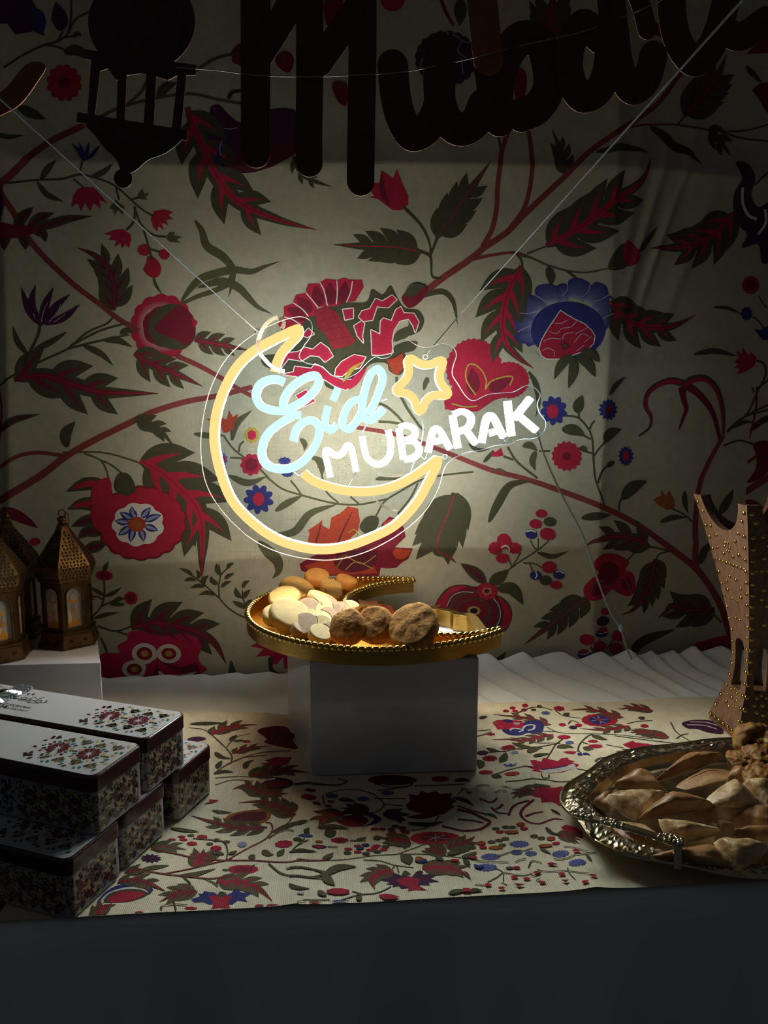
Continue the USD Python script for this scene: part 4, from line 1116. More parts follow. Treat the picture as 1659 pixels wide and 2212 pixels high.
E2 = '632,899 603,916 579,937 567,964 567,990 579,1006 603,1013 632,1010 656,995 676,971 688,944 688,920 676,909 659,911 642,925 633,953'
e = tube('letter_tube', pts('F ' + E1), 0.0165, 'cyan'); tube('lower_tube', pts('F ' + E2), 0.0165, 'cyan', d0=0.0004, parent=e)
e = tube('letter_tube', pts('F 709,877 703,904 704,922 714,929 729,918'), 0.0155, 'cyan'); tube('dot_tube', pts('F 731,837 725,852 719,866'), 0.0155, 'cyan', parent=e)
e = tube('letter_tube', pts('F 781,863 770,864 757,872 743,896 741,918 753,928 770,911 781,890'), 0.0155, 'cyan')
tube('stem_tube', pts('F 796,896 807,875 818,848 827,815 817,797 803,806 790,838 783,875 787,901 800,908 815,898 830,882'), 0.0155, 'cyan', d0=0.0004, parent=e)
def letter(*strokes, w=0.0128):
    e = None
    for k, s in enumerate(strokes):
        sm = s[0] == '~'; p = pts('F ' + s.lstrip('~'))
        if e is None: e = tube('letter_tube', p, w, 'white', sm)
        else: tube('stroke_tube', p, w, 'white', sm, d0=0.0004 * k, parent=e)
letter('714,1031 697,961 733,994 756,948 770,1019')
letter('~783,942 787,968 793,988 806,1001 824,1002 840,988 845,960 838,928')
letter('872,992 862,925', '~862,924 880,919 896,928 896,942 875,952', '~875,953 896,954 906,974 894,989 872,993')
letter('925,978 940,910 973,970', '937,955 963,949')
letter('990,968 978,896', '~978,896 1000,889 1018,901 1014,921 990,934', '1008,930 1029,959')
letter('1041,957 1056,879 1089,945', '1056,937 1077,930')
letter('1106,942 1097,866', '1147,860 1110,906', '1124,900 1159,930')

outline = pts('F 551,720 520,742 488,775 462,820 446,865 437,910 433,950 434,990 440,1030 453,1065 470,1092 492,1119 539,1162 594,1191 651,1206 709,1211 764,1202 818,1181 872,1148 919,1105 948,1055 962,1010 977,993 1010,978 1041,973 1070,963 1097,961 1125,950 1157,947 1176,932 1180,912 1166,891 1162,872 1168,853 1157,838 1138,832 1109,846 1085,848 1053,852 1022,865 1007,855 990,829 978,809 980,790 987,766 978,748 954,741 930,749 915,750 899,744 877,732 860,737 848,752 843,769 824,773 812,770 796,780 770,806 741,817 717,809 692,790 661,783 647,771 656,749 673,723 673,696 656,684 625,687 589,700 565,712')
op = Polygon(cr(sg(outline), 5, True)).buffer(0)
def plate(g, y0, y1):
    out = []
    for q in polys(g):
        m = trimesh.creation.extrude_polygon(q, abs(y1 - y0), engine='earcut'); v = np.array(m.vertices)
        out.append(trimesh.Trimesh(np.stack([v[:, 0], max(y0, y1) - v[:, 2], v[:, 1]], 1), m.faces, process=False))
    return trimesh.util.concatenate(out)
clear = mat('clear_acrylic', {'t': ('transparent_bsdf', {'color': (0.97, 0.985, 0.99)}), 'g': ('glossy_bsdf', {'roughness': 0.02, 'color': (1, 1, 1)}), 'w': ('layer_weight', {'blend': 0.5}), 'q': ('math', {'math_type': 'power', 'value2': 1.0}), 'f': ('math', {'math_type': 'multiply_add', 'value2': 0.93, 'value3': 0.04}), 'm': ('mix_closure', {})},
            [('w.facing', 'q.value1'), ('q.value', 'f.value1'), ('f.value', 'm.fac'), ('t.BSDF', 'm.closure1'), ('g.BSDF', 'm.closure2')], surface='m.closure')
edge_m = mat('acrylic_edge', {'d': ('diffuse_bsdf', {'color': (0.6, 0.62, 0.64)}), 't': ('translucent_bsdf', {'color': (0.5, 0.52, 0.55)}), 'm': ('mix_closure', {'fac': 0.55})},
             [('d.BSDF', 'm.closure1'), ('t.BSDF', 'm.closure2')], surface='m.closure')
panel = mesh(sign, 'acrylic_panel', plate(op.buffer(-0.0013), YS + 0.0006, YS + 0.0046), clear, False, world=sign)
mesh(panel, 'polished_edge', plate(op.difference(op.buffer(-0.0012)), YS - 0.0002, YS + 0.0052), edge_m, False, world=sign, label='bright polished edge of the clear panel')
def wire(p, r, n=8):
    p = np.asarray(p, float); t = np.gradient(p, axis=0); t /= np.maximum(np.linalg.norm(t, axis=1, keepdims=True), 1e-12)
    u = np.cross(t, [0.31, 0.17, 0.93]); u /= np.linalg.norm(u, axis=1, keepdims=True); w = np.cross(t, u)
    a = np.linspace(0, 2 * np.pi, n, endpoint=False); r = np.broadcast_to(np.asarray(r, float), (len(p),))
    v = (p[:, None] + r[:, None, None] * (np.cos(a)[None, :, None] * u[:, None] + np.sin(a)[None, :, None] * w[:, None])).reshape(-1, 3)
    f = []
    for i in range(len(p) - 1):
        for k in range(n): f += [[i * n + k, i * n + (k + 1) % n, (i + 1) * n + (k + 1) % n], [i * n + k, (i + 1) * n + (k + 1) % n, (i + 1) * n + k]]
    for k in range(1, n - 1): f += [[0, k + 1, k], [(len(p) - 1) * n, (len(p) - 1) * n + k, (len(p) - 1) * n + k + 1]]
    return trimesh.Trimesh(v, f, process=False)
silver = plain('silver_fitting', 'c8ccce', 0.3, 1.0)
for (hx, hy) in ((919, 770), (962, 987), (556, 716)):
    c = ony(hx, hy, YS - 0.002); a = np.linspace(0, 2 * np.pi, 20)
    mesh(panel, 'hanging_eyelet', wire(np.stack([c[0] + 0.0045 * np.cos(a), c[1] + 0 * a, c[2] + 0.0045 * np.sin(a)], 1), 0.0011, 6), silver, True, world=sign)
white_lead = mat('clear_lead', {'d': ('diffuse_bsdf', {'color': (.8, .85, .88)}), 't': ('translucent_bsdf', {'color': (.8, .85, .88)}), 'x': ('transparent_bsdf', {}), 'm': ('mix_closure', {'fac': .5}), 'k': ('mix_closure', {'fac': 0.35})},
                 [('d.BSDF', 'm.closure1'), ('t.BSDF', 'm.closure2'), ('m.closure', 'k.closure1'), ('x.BSDF', 'k.closure2')], surface='k.closure')
def s3(s, dy=0.006, n=8):
    return np.array([[a, YS + dy, b] for a, b in cr(sg(pts('F ' + s)), n)])
for s in ('632,1010 637,1022 647,1028 655,1022', '770,1019 762,1033 753,1050', '797,912 788,925 782,942', '783,945 790,975 797,985', '912,905 915,925 910,960 893,1005 887,1025', '925,978 918,992 910,985', '1029,959 1035,967 1041,957', '1089,945 1095,955 1104,942', '838,862 825,866'):
    mesh(sign, 'lead_wire', wire(s3(s, 0.0075), 0.0013, 6), white_lead, True, world=sign)
clear_strip = mat('clear_ribbon', {'d': ('diffuse_bsdf', {'color': (.35, .33, .32)}), 't': ('translucent_bsdf', {'color': (.4, .38, .36)}), 'x': ('transparent_bsdf', {}), 'm': ('mix_closure', {'fac': .5}), 'k': ('mix_closure', {'fac': 0.55})},
                  [('d.BSDF', 'm.closure1'), ('t.BSDF', 'm.closure2'), ('m.closure', 'k.closure1'), ('x.BSDF', 'k.closure2')], surface='k.closure')
def strip(s, w, y0, y1, name='clear_tie'):
    g = ribbon(cr(sg(pts('F ' + s)), 10), w); return plate(g, y0, y1)
def tie(label, *segs):
    t = thing('clear_tie', label, 'tie', (*segs[0][0], )) if False else None
LAB = {'top': 'clear ribbon looped around the upper horn of the yellow crescent', 'low': 'short clear strip curling below the inner curve of the crescent', 'mid': 'flat clear strip behind the lower lettering of the neon sign'}
rb = thing('clear_ribbon', LAB['top'], 'ribbon', ony(560, 750, YS - .02))
for s, y in (('602,688 590,692 574,706 563,728 558,748 561,762', YS - 0.018), ('561,762 572,776 589,793 605,801 616,803', YS - 0.0185), ('602,688 610,690 613,698 608,709', YS + 0.008)):
    mesh(rb, 'ribbon_loop', strip(s, 0.0075, y, y + 0.0006), clear_strip, False, world=rb)
rb = thing('clear_strip', LAB['low'], 'strip', ony(830, 1095, YS + .012)); mesh(rb, 'strip', strip('805,1072 816,1085 832,1097 860,1104', 0.005, YS + .012, YS + .013), clear_strip, False, world=rb)
rb = thing('clear_strip', LAB['mid'], 'strip', ony(845, 1028, YS + .012)); mesh(rb, 'strip', strip('815,1026 840,1029 876,1029', 0.006, YS + .012, YS + .013), clear_strip, False, world=rb)

# strings and the power cord
string_m = plain('pale_string', '54585e', 0.6)
def line3(a, b, n=40, sag=0.0):
    t = np.linspace(0, 1, n)[:, None]; p = np.asarray(a) * (1 - t) + np.asarray(b) * t; p[:, 2] -= sag * 4 * (t * (1 - t))[:, 0]; return p
A0 = ony(921, 765, YS - 0.001); A1 = ony(985, 690, 1.45); A2 = ony(1640, -40, 0.92)
mesh(None, 'hanging_string', trimesh.util.concatenate([wire(line3(A0, A1, 8), 0.0009, 6), wire(line3(A1, A2), np.linspace(.0009, .0022, 40), 6)]), string_m, True, label='pale string rising from the star of the neon sign to the upper right', cat='string')
B0 = ony(556, 716, YS - 0.001); B2 = ony(-60, 160, 0.98)
mesh(None, 'hanging_string', wire(line3(B0, B2), 0.0012, 6), string_m, True, label='pale string rising from the crescent of the neon sign to the upper left', cat='string')
cord = thing('power_cord', 'thin clear power cord dropping from the letter K to the table', 'cord', ony(1165, 950, YS))
cpts = [(1160, 934, YS + .01), (1172, 975, 1.475), (1210, 1062, 1.54), (1262, 1165, 1.585), (1290, 1250, 1.60), (1318, 1322, 1.605), (1340, 1358, 1.605), (1352, 1395, 1.62), (1368, 1432, 1.632)]
cp = cr(np.array([ony(*c) for c in cpts]), 10)
cord_m = mat('cord_plastic', {'p': ('principled_bsdf', {'base_color': lin('b7c0c2'), 'roughness': .25})})
mesh(cord, 'cable', wire(cp + [0.0012, 0, 0], 0.0014, 8), cord_m, True, world=cord); mesh(cord, 'cable', wire(cp - [0.0012, 0.001, 0], 0.0014, 8), cord_m, True, world=cord)
kn = trimesh.creation.icosphere(2, 1.0); kn.vertices *= [0.006, 0.005, 0.010]; kn.apply_translation(ony(1341, 1357, 1.603)); mesh(cord, 'connector', kn, plain('pale_connector', 'a9c0d0', .4), True, world=cord)

# ------------------------------------------------------------------ paper banner
YN = 1.06
card = noisy('dark_gold_card', '4a2a1d', '5d3826', 40, 0.55, 0.25, 0.3, 900)
card2 = noisy('copper_card', '8a4e24', '9c5c2c', 40, 0.5, 0.3, 0.3, 900)
def sb(p, y=YN): return np.array([ony(a, b, y)[[0, 2]] for a, b in np.asarray(p, float)])
KB = YN / 1534.0
def stroke(s, w, smooth=True):
    p = sb(pts('F ' + s)); p = cr(p, 8) if smooth and len(p) > 2 else p
    return LineString(p).buffer(w * KB / 2, 12)
ban = thing('word_banner', 'dark cardboard script letters reading Mubarak, strung across the top of the view', 'banner', (0.35, YN, 1.85))
letters = [([('552,-60 552,200 552,330', 58), ('655,-50 610,40 560,120', 52), ('669,-60 669,180 667,300 668,352', 54), ('775,10 735,70 690,135', 52), ('783,-60 783,120 780,300 779,392', 56)], card, 0),
           ([('849,140 853,190 866,250 890,290 920,278 945,235 952,180 950,110', 62), ('952,105 950,200 965,255 993,278 1025,265 1045,225', 64)], card, 1),
           ([('1056,128 1048,60 1036,-60', 62)], card2, 2),
           ([('1058,150 1066,200 1082,258', 62), ('1080,256 1076,200 1090,130 1125,82 1165,85 1182,130 1186,190 1160,232 1128,246', 66)], card, 3),
           ([('1296,80 1262,52 1235,95 1232,160 1258,208 1292,195 1312,150 1318,60', 60)], card, 4),
           ([('1318,-60 1330,60 1345,150 1370,190 1398,170 1415,118', 60)], card, 5),
           ([('1362,-60 1390,20 1400,60', 40)], card, 6),
           ([('1452,-60 1460,50 1480,105 1506,128 1535,105 1556,60 1575,-10 1590,-60', 60), ('1560,50 1600,75 1660,40', 56)], card, 7)]
for st, m_, k in letters:
    g = unary_union([stroke(s, w) for s, w in st]); y = YN + 0.0022 * (k % 2) + 0.0005 * k
    mesh(ban, 'letter', plate(g, y, y + 0.0016), m_, False, world=ban)
thread = '380,146 470,152 545,162 612,165 682,166 730,164 815,160 850,158 905,150 960,139 1010,128 1062,115 1105,104 1150,93 1200,82 1252,71 1320,46 1378,24 1440,-5'
off = [0, 0, -1, -1, -1, -.6, -1, -1, -1, .6, -1, -1, .6, -.6, -1, -1, .6, -1, 0]
tp = np.array([ony(a, b, YN + 0.0025 + o * 0.0045) for (a, b), o in zip(pts('F ' + thread), off)])
mesh(None, 'banner_thread', wire(cr(tp, 6), 0.0008, 6), plain('cream_thread', '9a9488', .7), True, label='thin cream thread running through the dark cardboard letters', cat='thread')
lc = lambda s: Polygon(sb(pts(s))).buffer(0)
dome_p = Polygon(sb([(304 + 116 * math.cos(t), 44 + 108 * math.sin(t)) for t in np.linspace(0, 2 * math.pi, 60)]))
g = unary_union([dome_p, lc('A 495,285 1172,380 1165,440 1060,440 1000,470 900,440 830,430 760,440 690,470 640,400 580,420 545,350 495,340'), lc('A 540,330 600,350 560,690 515,690'), lc('A 700,400 752,420 740,720 690,710'),
                 lc('A 872,420 930,430 912,770 852,760'), lc('A 1060,420 1110,430 1075,790 1020,780'), lc('A 455,662 1118,772 1112,832 450,722'),
                 Polygon(cr(sb(pts('A 505,735 560,800 620,880 690,950 725,1020 790,1020 880,950 980,910 1060,850 1095,800 800,770')), 6, True)).buffer(0), Point(*sb(pts('A 730,1060'))[0]).buffer(18 * KB)])
mesh(None, 'lantern_cutout', plate(g, YN + 0.004, YN + 0.0056), noisy('dark_card', '3a211a', '4a2c22', 40, .6), False, label='dark cardboard cutout of a lantern with four bars, hanging at the upper left', cat='cutout')
mesh(None, 'letter_cutout', plate(Polygon(cr(sb(pts('A -60,640 60,540 150,430 200,395 270,395 290,420 240,510 140,640 60,690 -60,730')), 5, True)).buffer(0), YN - .01, YN - .0084), card2, False, label='copper cardboard letter end at the far upper left', cat='cutout')
# ------------------------------------------------------------------ white riser with the gold crescent tray
ZB = 0.962
gloss_white = mat('gloss_white', {'g': ('geometry', {}), 'n': ('noise_texture', {'scale': 14, 'detail': 3}), 'r': ('rgb_ramp', {'ramp': [(0.3, lin('b6b7c0')), (0.7, lin('bfc0c8'))]}), 'p': ('principled_bsdf', {'roughness': 0.32, 'coat_weight': 0.6, 'coat_roughness': 0.06})},
                  [('g.position', 'n.vector'), ('n.fac', 'r.fac'), ('r.color', 'p.base_color')])
def rounded_poly(p, r): return Polygon(p).buffer(-r, 8).buffer(r, 8)
def prism(poly, z0, z1): m = trimesh.creation.extrude_polygon(poly, z1 - z0, engine='earcut'); m.apply_translation([0, 0, z0]); return m
def bevel_prism(poly, z0, z1, r, top=True, bottom=False, n=4):
    """Rounded-edge prism as stacked rings of an outline."""
    rings = []
    if bottom: rings += [(z0 + r - r * math.sin(a), r - r * math.cos(a)) for a in np.linspace(math.pi / 2, 0, n)]
    else: rings.append((z0, 0))
    rings += [(z1 - r + r * math.sin(a), r - r * math.cos(a)) for a in np.linspace(0, math.pi / 2, n)] if top else [(z1, 0)]
    base = np.array(poly.exterior.coords)[:-1]
    if not poly.exterior.is_ccw: base = base[::-1]
    t = np.roll(base, -1, 0) - np.roll(base, 1, 0); t /= np.maximum(np.linalg.norm(t, axis=1, keepdims=True), 1e-12); nn = np.stack([-t[:, 1], t[:, 0]], 1)
    N = len(base); v = []; f = []
    for z, ins in rings: v.append(np.c_[base + nn * ins, np.full(N, z)])
    for k in range(len(rings) - 1):
        i = np.arange(N); j2 = (i + 1) % N; f += [np.stack([k * N + i, k * N + j2, (k + 1) * N + j2], 1), np.stack([k * N + i, (k + 1) * N + j2, (k + 1) * N + i], 1)]
    for k, flip in ((0, True), (len(rings) - 1, False)):
        pv, pf = trimesh.creation.triangulate_polygon(Polygon(v[k][:, :2]), engine='earcut')
        from scipy.spatial import cKDTree
        idx = cKDTree(v[k][:, :2]).query(pv)[1]; tri = idx[pf]
        a = v[k][tri][:, :, :2]; area = np.cross(a[:, 1] - a[:, 0], a[:, 2] - a[:, 0]); tri[area < 0] = tri[area < 0][:, ::-1]
        f.append(k * N + (tri[:, ::-1] if flip else tri))
    return trimesh.Trimesh(np.vstack(v), np.vstack(f), process=False)
riser_p = [(-0.037, 1.160), (0.2525, 1.157), (0.246, 1.405), (-0.090, 1.405)]
riser = thing('display_riser', 'plain white display box under the gold crescent tray', 'box', (0.1, 1.28, ZR + .004))
rp_ = Polygon(riser_p).buffer(-0.0015).buffer(0.0015, 4).segmentize(0.03)
mesh(riser, 'box_shell', bevel_prism(rp_, ZR + .004, ZB, 0.0015), gloss_white, 30, world=riser)

gold = mat('brushed_gold', {'g': ('geometry', {}), 'mp': ('mapping', {'scale': (30, 30, 600)}), 'n': ('noise_texture', {'scale': 1, 'detail': 3}), 'r': ('rgb_ramp', {'ramp': [(0.3, lin('a5833e')), (0.7, lin('bf9c56'))]}),
        'p': ('principled_bsdf', {'metallic': 1.0, 'roughness': 0.30})}, [('g.position', 'mp.vector'), ('mp.vector', 'n.vector'), ('n.fac', 'r.fac'), ('r.color', 'p.base_color')])
gold_p = mat('polished_gold', {'p': ('principled_bsdf', {'base_color': lin('dcb863'), 'metallic': 1.0, 'roughness': 0.14})})
gold_o = mat('orange_gold', {'p': ('principled_bsdf', {'base_color': lin('dd9a34'), 'metallic': 0.85, 'roughness': 0.28})})
tray = thing('crescent_tray', 'gold crescent tray with beaded rim standing on the white display box', 'tray', (0.09, 1.385, ZB))
cT = np.array([0.092, 1.388]); R0 = 0.256
a0, a1 = math.atan2(1.208 - cT[1], 0.309 - cT[0]), math.atan2(1.622 - cT[1], 0.192 - cT[0])
th = np.linspace(a1, a0 + 2 * math.pi, 90)
ro = R0 + 0.018 * np.clip((th - (a0 + 2 * math.pi - 0.7)) / 0.7, 0, 1) ** 1.5
outer = np.stack([cT[0] + ro * np.cos(th), cT[1] + ro * np.sin(th)], 1)
inner = cr(np.array([[outer[-1, 0], outer[-1, 1] + 0.012], [0.235, 1.197], [0.170, 1.206], [0.105, 1.245], [0.052, 1.315], [0.029, 1.395], [0.033, 1.465], [0.058, 1.525], [0.10, 1.575], [0.15, 1.604], [outer[0, 0], outer[0, 1] - 0.014]]), 10)
cp_ = Polygon(np.vstack([outer, inner])).buffer(0)
mesh(tray, 'tray_floor', prism(cp_.buffer(-0.002), ZB + 0.0005, ZB + 0.004), gold_o, False, world=tray, label='smooth orange gold floor of the tray')
def wall(path, t, z0, z1, closed=False):
    g = LineString(path).buffer(t / 2, cap_style=2); return prism(polys(g)[0].simplify(0.0002), z0, z1)
mesh(tray, 'outer_wall', wall(outer, 0.004, ZB + .0005, ZB + 0.027), gold, 30, world=tray)
mesh(tray, 'inner_wall', wall(inner, 0.004, ZB + .0005, ZB + 0.027), gold, 30, world=tray)
for k, path in enumerate((outer, inner)):
    bp_ = resample(path, 0.0118); s0 = trimesh.creation.icosphere(2, 0.0062)
    for q in bp_:
        b = s0.copy(); b.apply_translation([q[0], q[1], ZB + 0.0285]); mesh(tray, 'bead', b, gold_p, True, world=tray)
    g = LineString(path).buffer(0.0045, cap_style=2); mesh(tray, 'rim_strip', prism(polys(g)[0].simplify(.0002), ZB + 0.0245, ZB + 0.0272), gold, 30, world=tray)
ZW = ZB + 0.033
def ww(s): return np.array([onz(a, b, ZW)[:2] for a, b in pts(s)])
f1o, f1i = ww('F 853,1326 844,1309 822,1304 811,1303 817,1297 800,1298 785,1298 775,1294 779,1302 772,1307 757,1313'), ww('F 768,1319 782,1310 796,1308 810,1309 830,1313 840,1317 845,1326')
f2o, f2i = ww('F 855,1321 880,1318 901,1314 906,1311 901,1304 910,1308 925,1309 938,1309 951,1306 945,1311 940,1313 955,1314 971,1316 982,1319 992,1323 1006,1324 1020,1325 1031,1332 1042,1346 1054,1363'), ww('F 1037,1365 1027,1351 1016,1335 1010,1331 995,1328 981,1327 975,1322 960,1319 945,1316 928,1314 916,1318 906,1321 880,1325 857,1327')
for po, pi in ((f1o, f1i), (f2o, f2i)):
    g = Polygon(np.vstack([po, pi])).buffer(0).buffer(0.0015).buffer(-0.0008)
    fr = mesh(tray, 'mosque_frame', trimesh.util.concatenate([prism(q.simplify(.0004), ZW - 0.003, ZW) for q in polys(g)]), gold_p, False, world=tray, label='gold cut-out frame of a domed mosque outline')
    for pth in (po, pi):
        c = resample(pth, 0.004); c = np.c_[c]; mesh(fr, 'frame_wall', wall(c, 0.0025, ZB + 0.001, ZW - 0.001), gold, False, world=tray)

# ------------------------------------------------------------------ cookies
def rotm(rx=0, ry=0, rz=0):
    m = trimesh.transformations
    return m.euler_matrix(math.radians(rx), math.radians(ry), math.radians(rz), 'sxyz')
def cookie(r, t, seed, dome=0.5, rough=0.0015, fr=40, wob=0.05):
    n, k = 40, 9; v = [[0, 0, t * (0.5 + dome * .5)]]
    prof = [(x, t * (0.5 + dome * 0.5 * (1 - x * x))) for x in np.linspace(0.18, 0.86, 6)] + [(0.96, t * 0.38), (1.0, 0.0), (0.95, -t * 0.38)] + [(x, -t * 0.5) for x in (0.8, 0.4)]
    for x, z in prof:
        for a in np.linspace(0, 2 * np.pi, n, endpoint=False):
            w = 1 + wob * (meshkit.fbm(np.array([[math.cos(a) * 1.3, math.sin(a) * 1.3, seed * 3.7]]), 3, seed)[0] - .5) * 2
            v.append([r * x * w * math.cos(a), r * x * w * math.sin(a), z])
    v.append([0, 0, -t * 0.5]); f = []
    for i in range(n): f.append([0, 1 + i, 1 + (i + 1) % n])
    m_ = len(prof)
    for q in range(m_ - 1):
        for i in range(n):
            a, b = 1 + q * n + i, 1 + q * n + (i + 1) % n; f += [[a, a + n, b + n], [a, b + n, b]]
    L = len(v) - 1
    for i in range(n): f.append([L, 1 + (m_ - 1) * n + (i + 1) % n, 1 + (m_ - 1) * n + i])
    m = trimesh.Trimesh(v, f, process=False); m = m.subdivide() if rough > 0.001 else m
    d = (meshkit.fbm(m.vertices * fr + seed * 7.1, 4, seed) - 0.5)[:, None] * rough * 2
    m.vertices = m.vertices + m.vertex_normals * d
    return m
pale = noisy('pale_shortbread', '9a8454', 'ab9564', 55, 0.75, 0, 0.5, 420, dist=0.0015)
tan_ = noisy('golden_shortbread', 'b07f3c', 'c09450', 55, 0.75, 0, 0.5, 420, dist=0.0015)
amber = noisy('amber_biscuit', 'b8702a', 'cf8d3d', 45, 0.7, 0, 0.6, 300, dist=0.002)
oat = noisy('oat_biscuit', '8f5a20', 'c28838', 90, 0.85, 0, 0.9, 260, dist=0.003)
def put_cookie(name, label, cat, px, z, m, material, rot, group, smooth=True):
    p = onz(px[0], px[1], z)
    o = thing(name, label, cat, p, 0, group); m = m.copy(); m.apply_transform(rotm(*rot)); mesh(o, 'biscuit', m, material, smooth); return o
OC = lambda x, y: (520 + x / 2.765, 1210 + y / 2.765)
for lab, (x, y), z, r, t, mt, rot, sd in (
    ('dark amber biscuit at the very back of the crescent tray', (455, 105), 1.000, .034, .020, amber, (18, 5, 0), 1),
    ('amber biscuit lying against the beaded inner rim at the back', (630, 135), 0.992, .030, .022, amber, (14, 12, 30), 2),
    ('large golden shortbread round behind the pale ones', (335, 175), 1.004, .045, .020, tan_, (24, -6, 60), 3),
    ('golden shortbread with a crumb on top, beside the inner rim', (540, 165), 1.000, .029, .018, tan_, (20, 10, 20), 4),
    ('pale gold shortbread half covered by its neighbour near the inner rim', (552, 208), 0.993, .023, .016, tan_, (26, 14, 0), 8),
    ('pale shortbread round at the left edge of the tray', (262, 228), 1.000, .039, .018, pale, (24, -8, 10), 5),
    ('whitish shortbread round in the middle of the pale heap', (488, 240), 0.998, .039, .018, pale, (24, 6, 80), 6),
    ('biggest pale shortbread round at the front of the heap', (290, 330), 1.000, .046, .022, pale, (30, -6, 40), 7),
    ('pale shortbread round tucked under the biggest one at the rim', (215, 330), 0.992, .032, .018, pale, (24, -14, 40), 9)):
    put_cookie('shortbread_biscuit', lab, 'biscuit', OC(x, y), z, cookie(r * .88, t, sd, .38, .0014, 30), mt, rot, None)
vanilla = noisy('vanilla_dough', 'a3905f', 'b09d74', 70, 0.75, 0, 0.3, 500); cocoa = noisy('cocoa_dough', '755c48', '86705a', 70, 0.75, 0, 0.3, 500)
for lab, (x, y), z, rz, sd, w, fl in (
    ('small two-tone biscuit at the back of the swirl biscuits, brown side left', (442, 285), .996, 10, 1, 1.15, 0), ('small two-tone biscuit leaning on the whitish shortbread', (520, 270), .996, 70, 2, .9, 1),
    ('small two-tone biscuit in the middle of the swirl biscuits', (530, 307), .992, -30, 3, .95, 1), ('small brown swirl biscuit beside the inner beaded rim', (622, 297), .988, 20, 4, 1.0, 0),
    ('small pale swirl biscuit touching the nearest oat biscuit', (502, 345), .988, 50, 5, 1.0, 1), ('small two-tone biscuit against the biggest shortbread', (385, 338), .990, -50, 6, .95, 0),
    ('small pale swirl biscuit at the lower left of the cluster', (312, 378), .986, 15, 7, 1.05, 1), ('small brown biscuit standing at the front left of the cluster', (350, 410), .982, 80, 8, .8, 0),
    ('large two-tone biscuit at the front of the swirl biscuits', (425, 400), .986, -20, 9, 1.35, 0), ('pale end of a swirl biscuit just above the front rim', (508, 440), .987, 35, 10, 1.1, 1)):
    o = thing('swirl_biscuit', lab, 'biscuit', onz(*OC(x, y), z), rz)
    s = 0.0205 * w
    for k in range(2):
        c = Point((-0.55 + 1.1 * k) * s, 0).buffer(s * 0.95, 10)
        if k: c = c.difference(Point(-0.55 * s, 0).buffer(s * 0.93, 10))
        m = bevel_prism(polys(c)[0].simplify(0.0003).segmentize(0.006), -0.009, 0.009, 0.003, True, True); m.apply_transform(rotm(32 + 5 * math.sin(sd), 6 * math.cos(sd * 2), 0))
        mesh(o, 'dough', m, (vanilla if (k + fl) % 2 else cocoa), 40, label='vanilla dough half' if (k + fl) % 2 else 'cocoa dough half')
for lab, (x, y), z, r, rot, sd in (
    ('rough oat biscuit nearest the swirl biscuits', (640, 400), 1.009, .033, (40, -34, 8), 11), ('rough oat biscuit in the middle of the three', (805, 392), 1.010, .034, (40, -32, 0), 12),
    ('largest rough oat biscuit, rightmost of the three', (1035, 400), 1.015, .045, (40, -24, -6), 13)):
    put_cookie('oat_biscuit', lab, 'biscuit', OC(x, y), z, cookie(r, .028, sd, .35, .0045, 60, .10), oat, rot, None)
# ------------------------------------------------------------------ biscuit tins
L_, W_, H_ = 0.42, 0.100, 0.082
def rrect(x0, y0, x1, y1, r, n=8): return shapely.box(x0 + r, y0 + r, x1 - r, y1 - r).buffer(r, n)
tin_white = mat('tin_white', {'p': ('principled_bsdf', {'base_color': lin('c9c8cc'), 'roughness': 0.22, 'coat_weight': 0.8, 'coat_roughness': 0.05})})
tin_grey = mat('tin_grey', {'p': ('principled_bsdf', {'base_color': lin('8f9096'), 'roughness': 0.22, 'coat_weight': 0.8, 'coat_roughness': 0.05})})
tin_maroon = mat('tin_maroon', {'p': ('principled_bsdf', {'base_color': lin('3a1a1f'), 'roughness': 0.28, 'coat_weight': 0.5, 'coat_roughness': 0.1})})
tin_ink = mat('tin_ink', {'a': ('attribute', {'attribute': 'ink'}), 'p': ('principled_bsdf', {'roughness': 0.22, 'coat_weight': 0.8, 'coat_roughness': 0.05})}, [('a.color', 'p.base_color')])
tin_black = mat('tin_black', {'p': ('principled_bsdf', {'base_color': lin('1d1b1e'), 'roughness': 0.2, 'coat_weight': 0.8})})
TI = {k: np.array(lin(v)) for k, v in {'m': '5c2530', 't': '2f6a62', 'y': 'c0a06a', 'k': '221f22', 'g': '55806f', 'd': '30403e'}.items()}
def kite(c, ang, r0, r1, w, bias=.55):
    u = np.array([math.cos(ang), math.sin(ang)]); v = np.array([-u[1], u[0]]); rm = r0 + (r1 - r0) * bias
    return [c + u * r0, c + u * rm + v * w, c + u * r1, c + u * rm - v * w]
def wedge(c, a0, a1, r0, r1, gap):
    out = []
    for r, d in ((r0, 1), (r1, 1)):
        g = gap / max(r, 1e-6); out.append([c + r * np.array([math.cos(a0 + g), math.sin(a0 + g)]), c + r * np.array([math.cos(a1 - g), math.sin(a1 - g)])])
    return [out[0][0], out[1][0], out[1][1], out[0][1]]
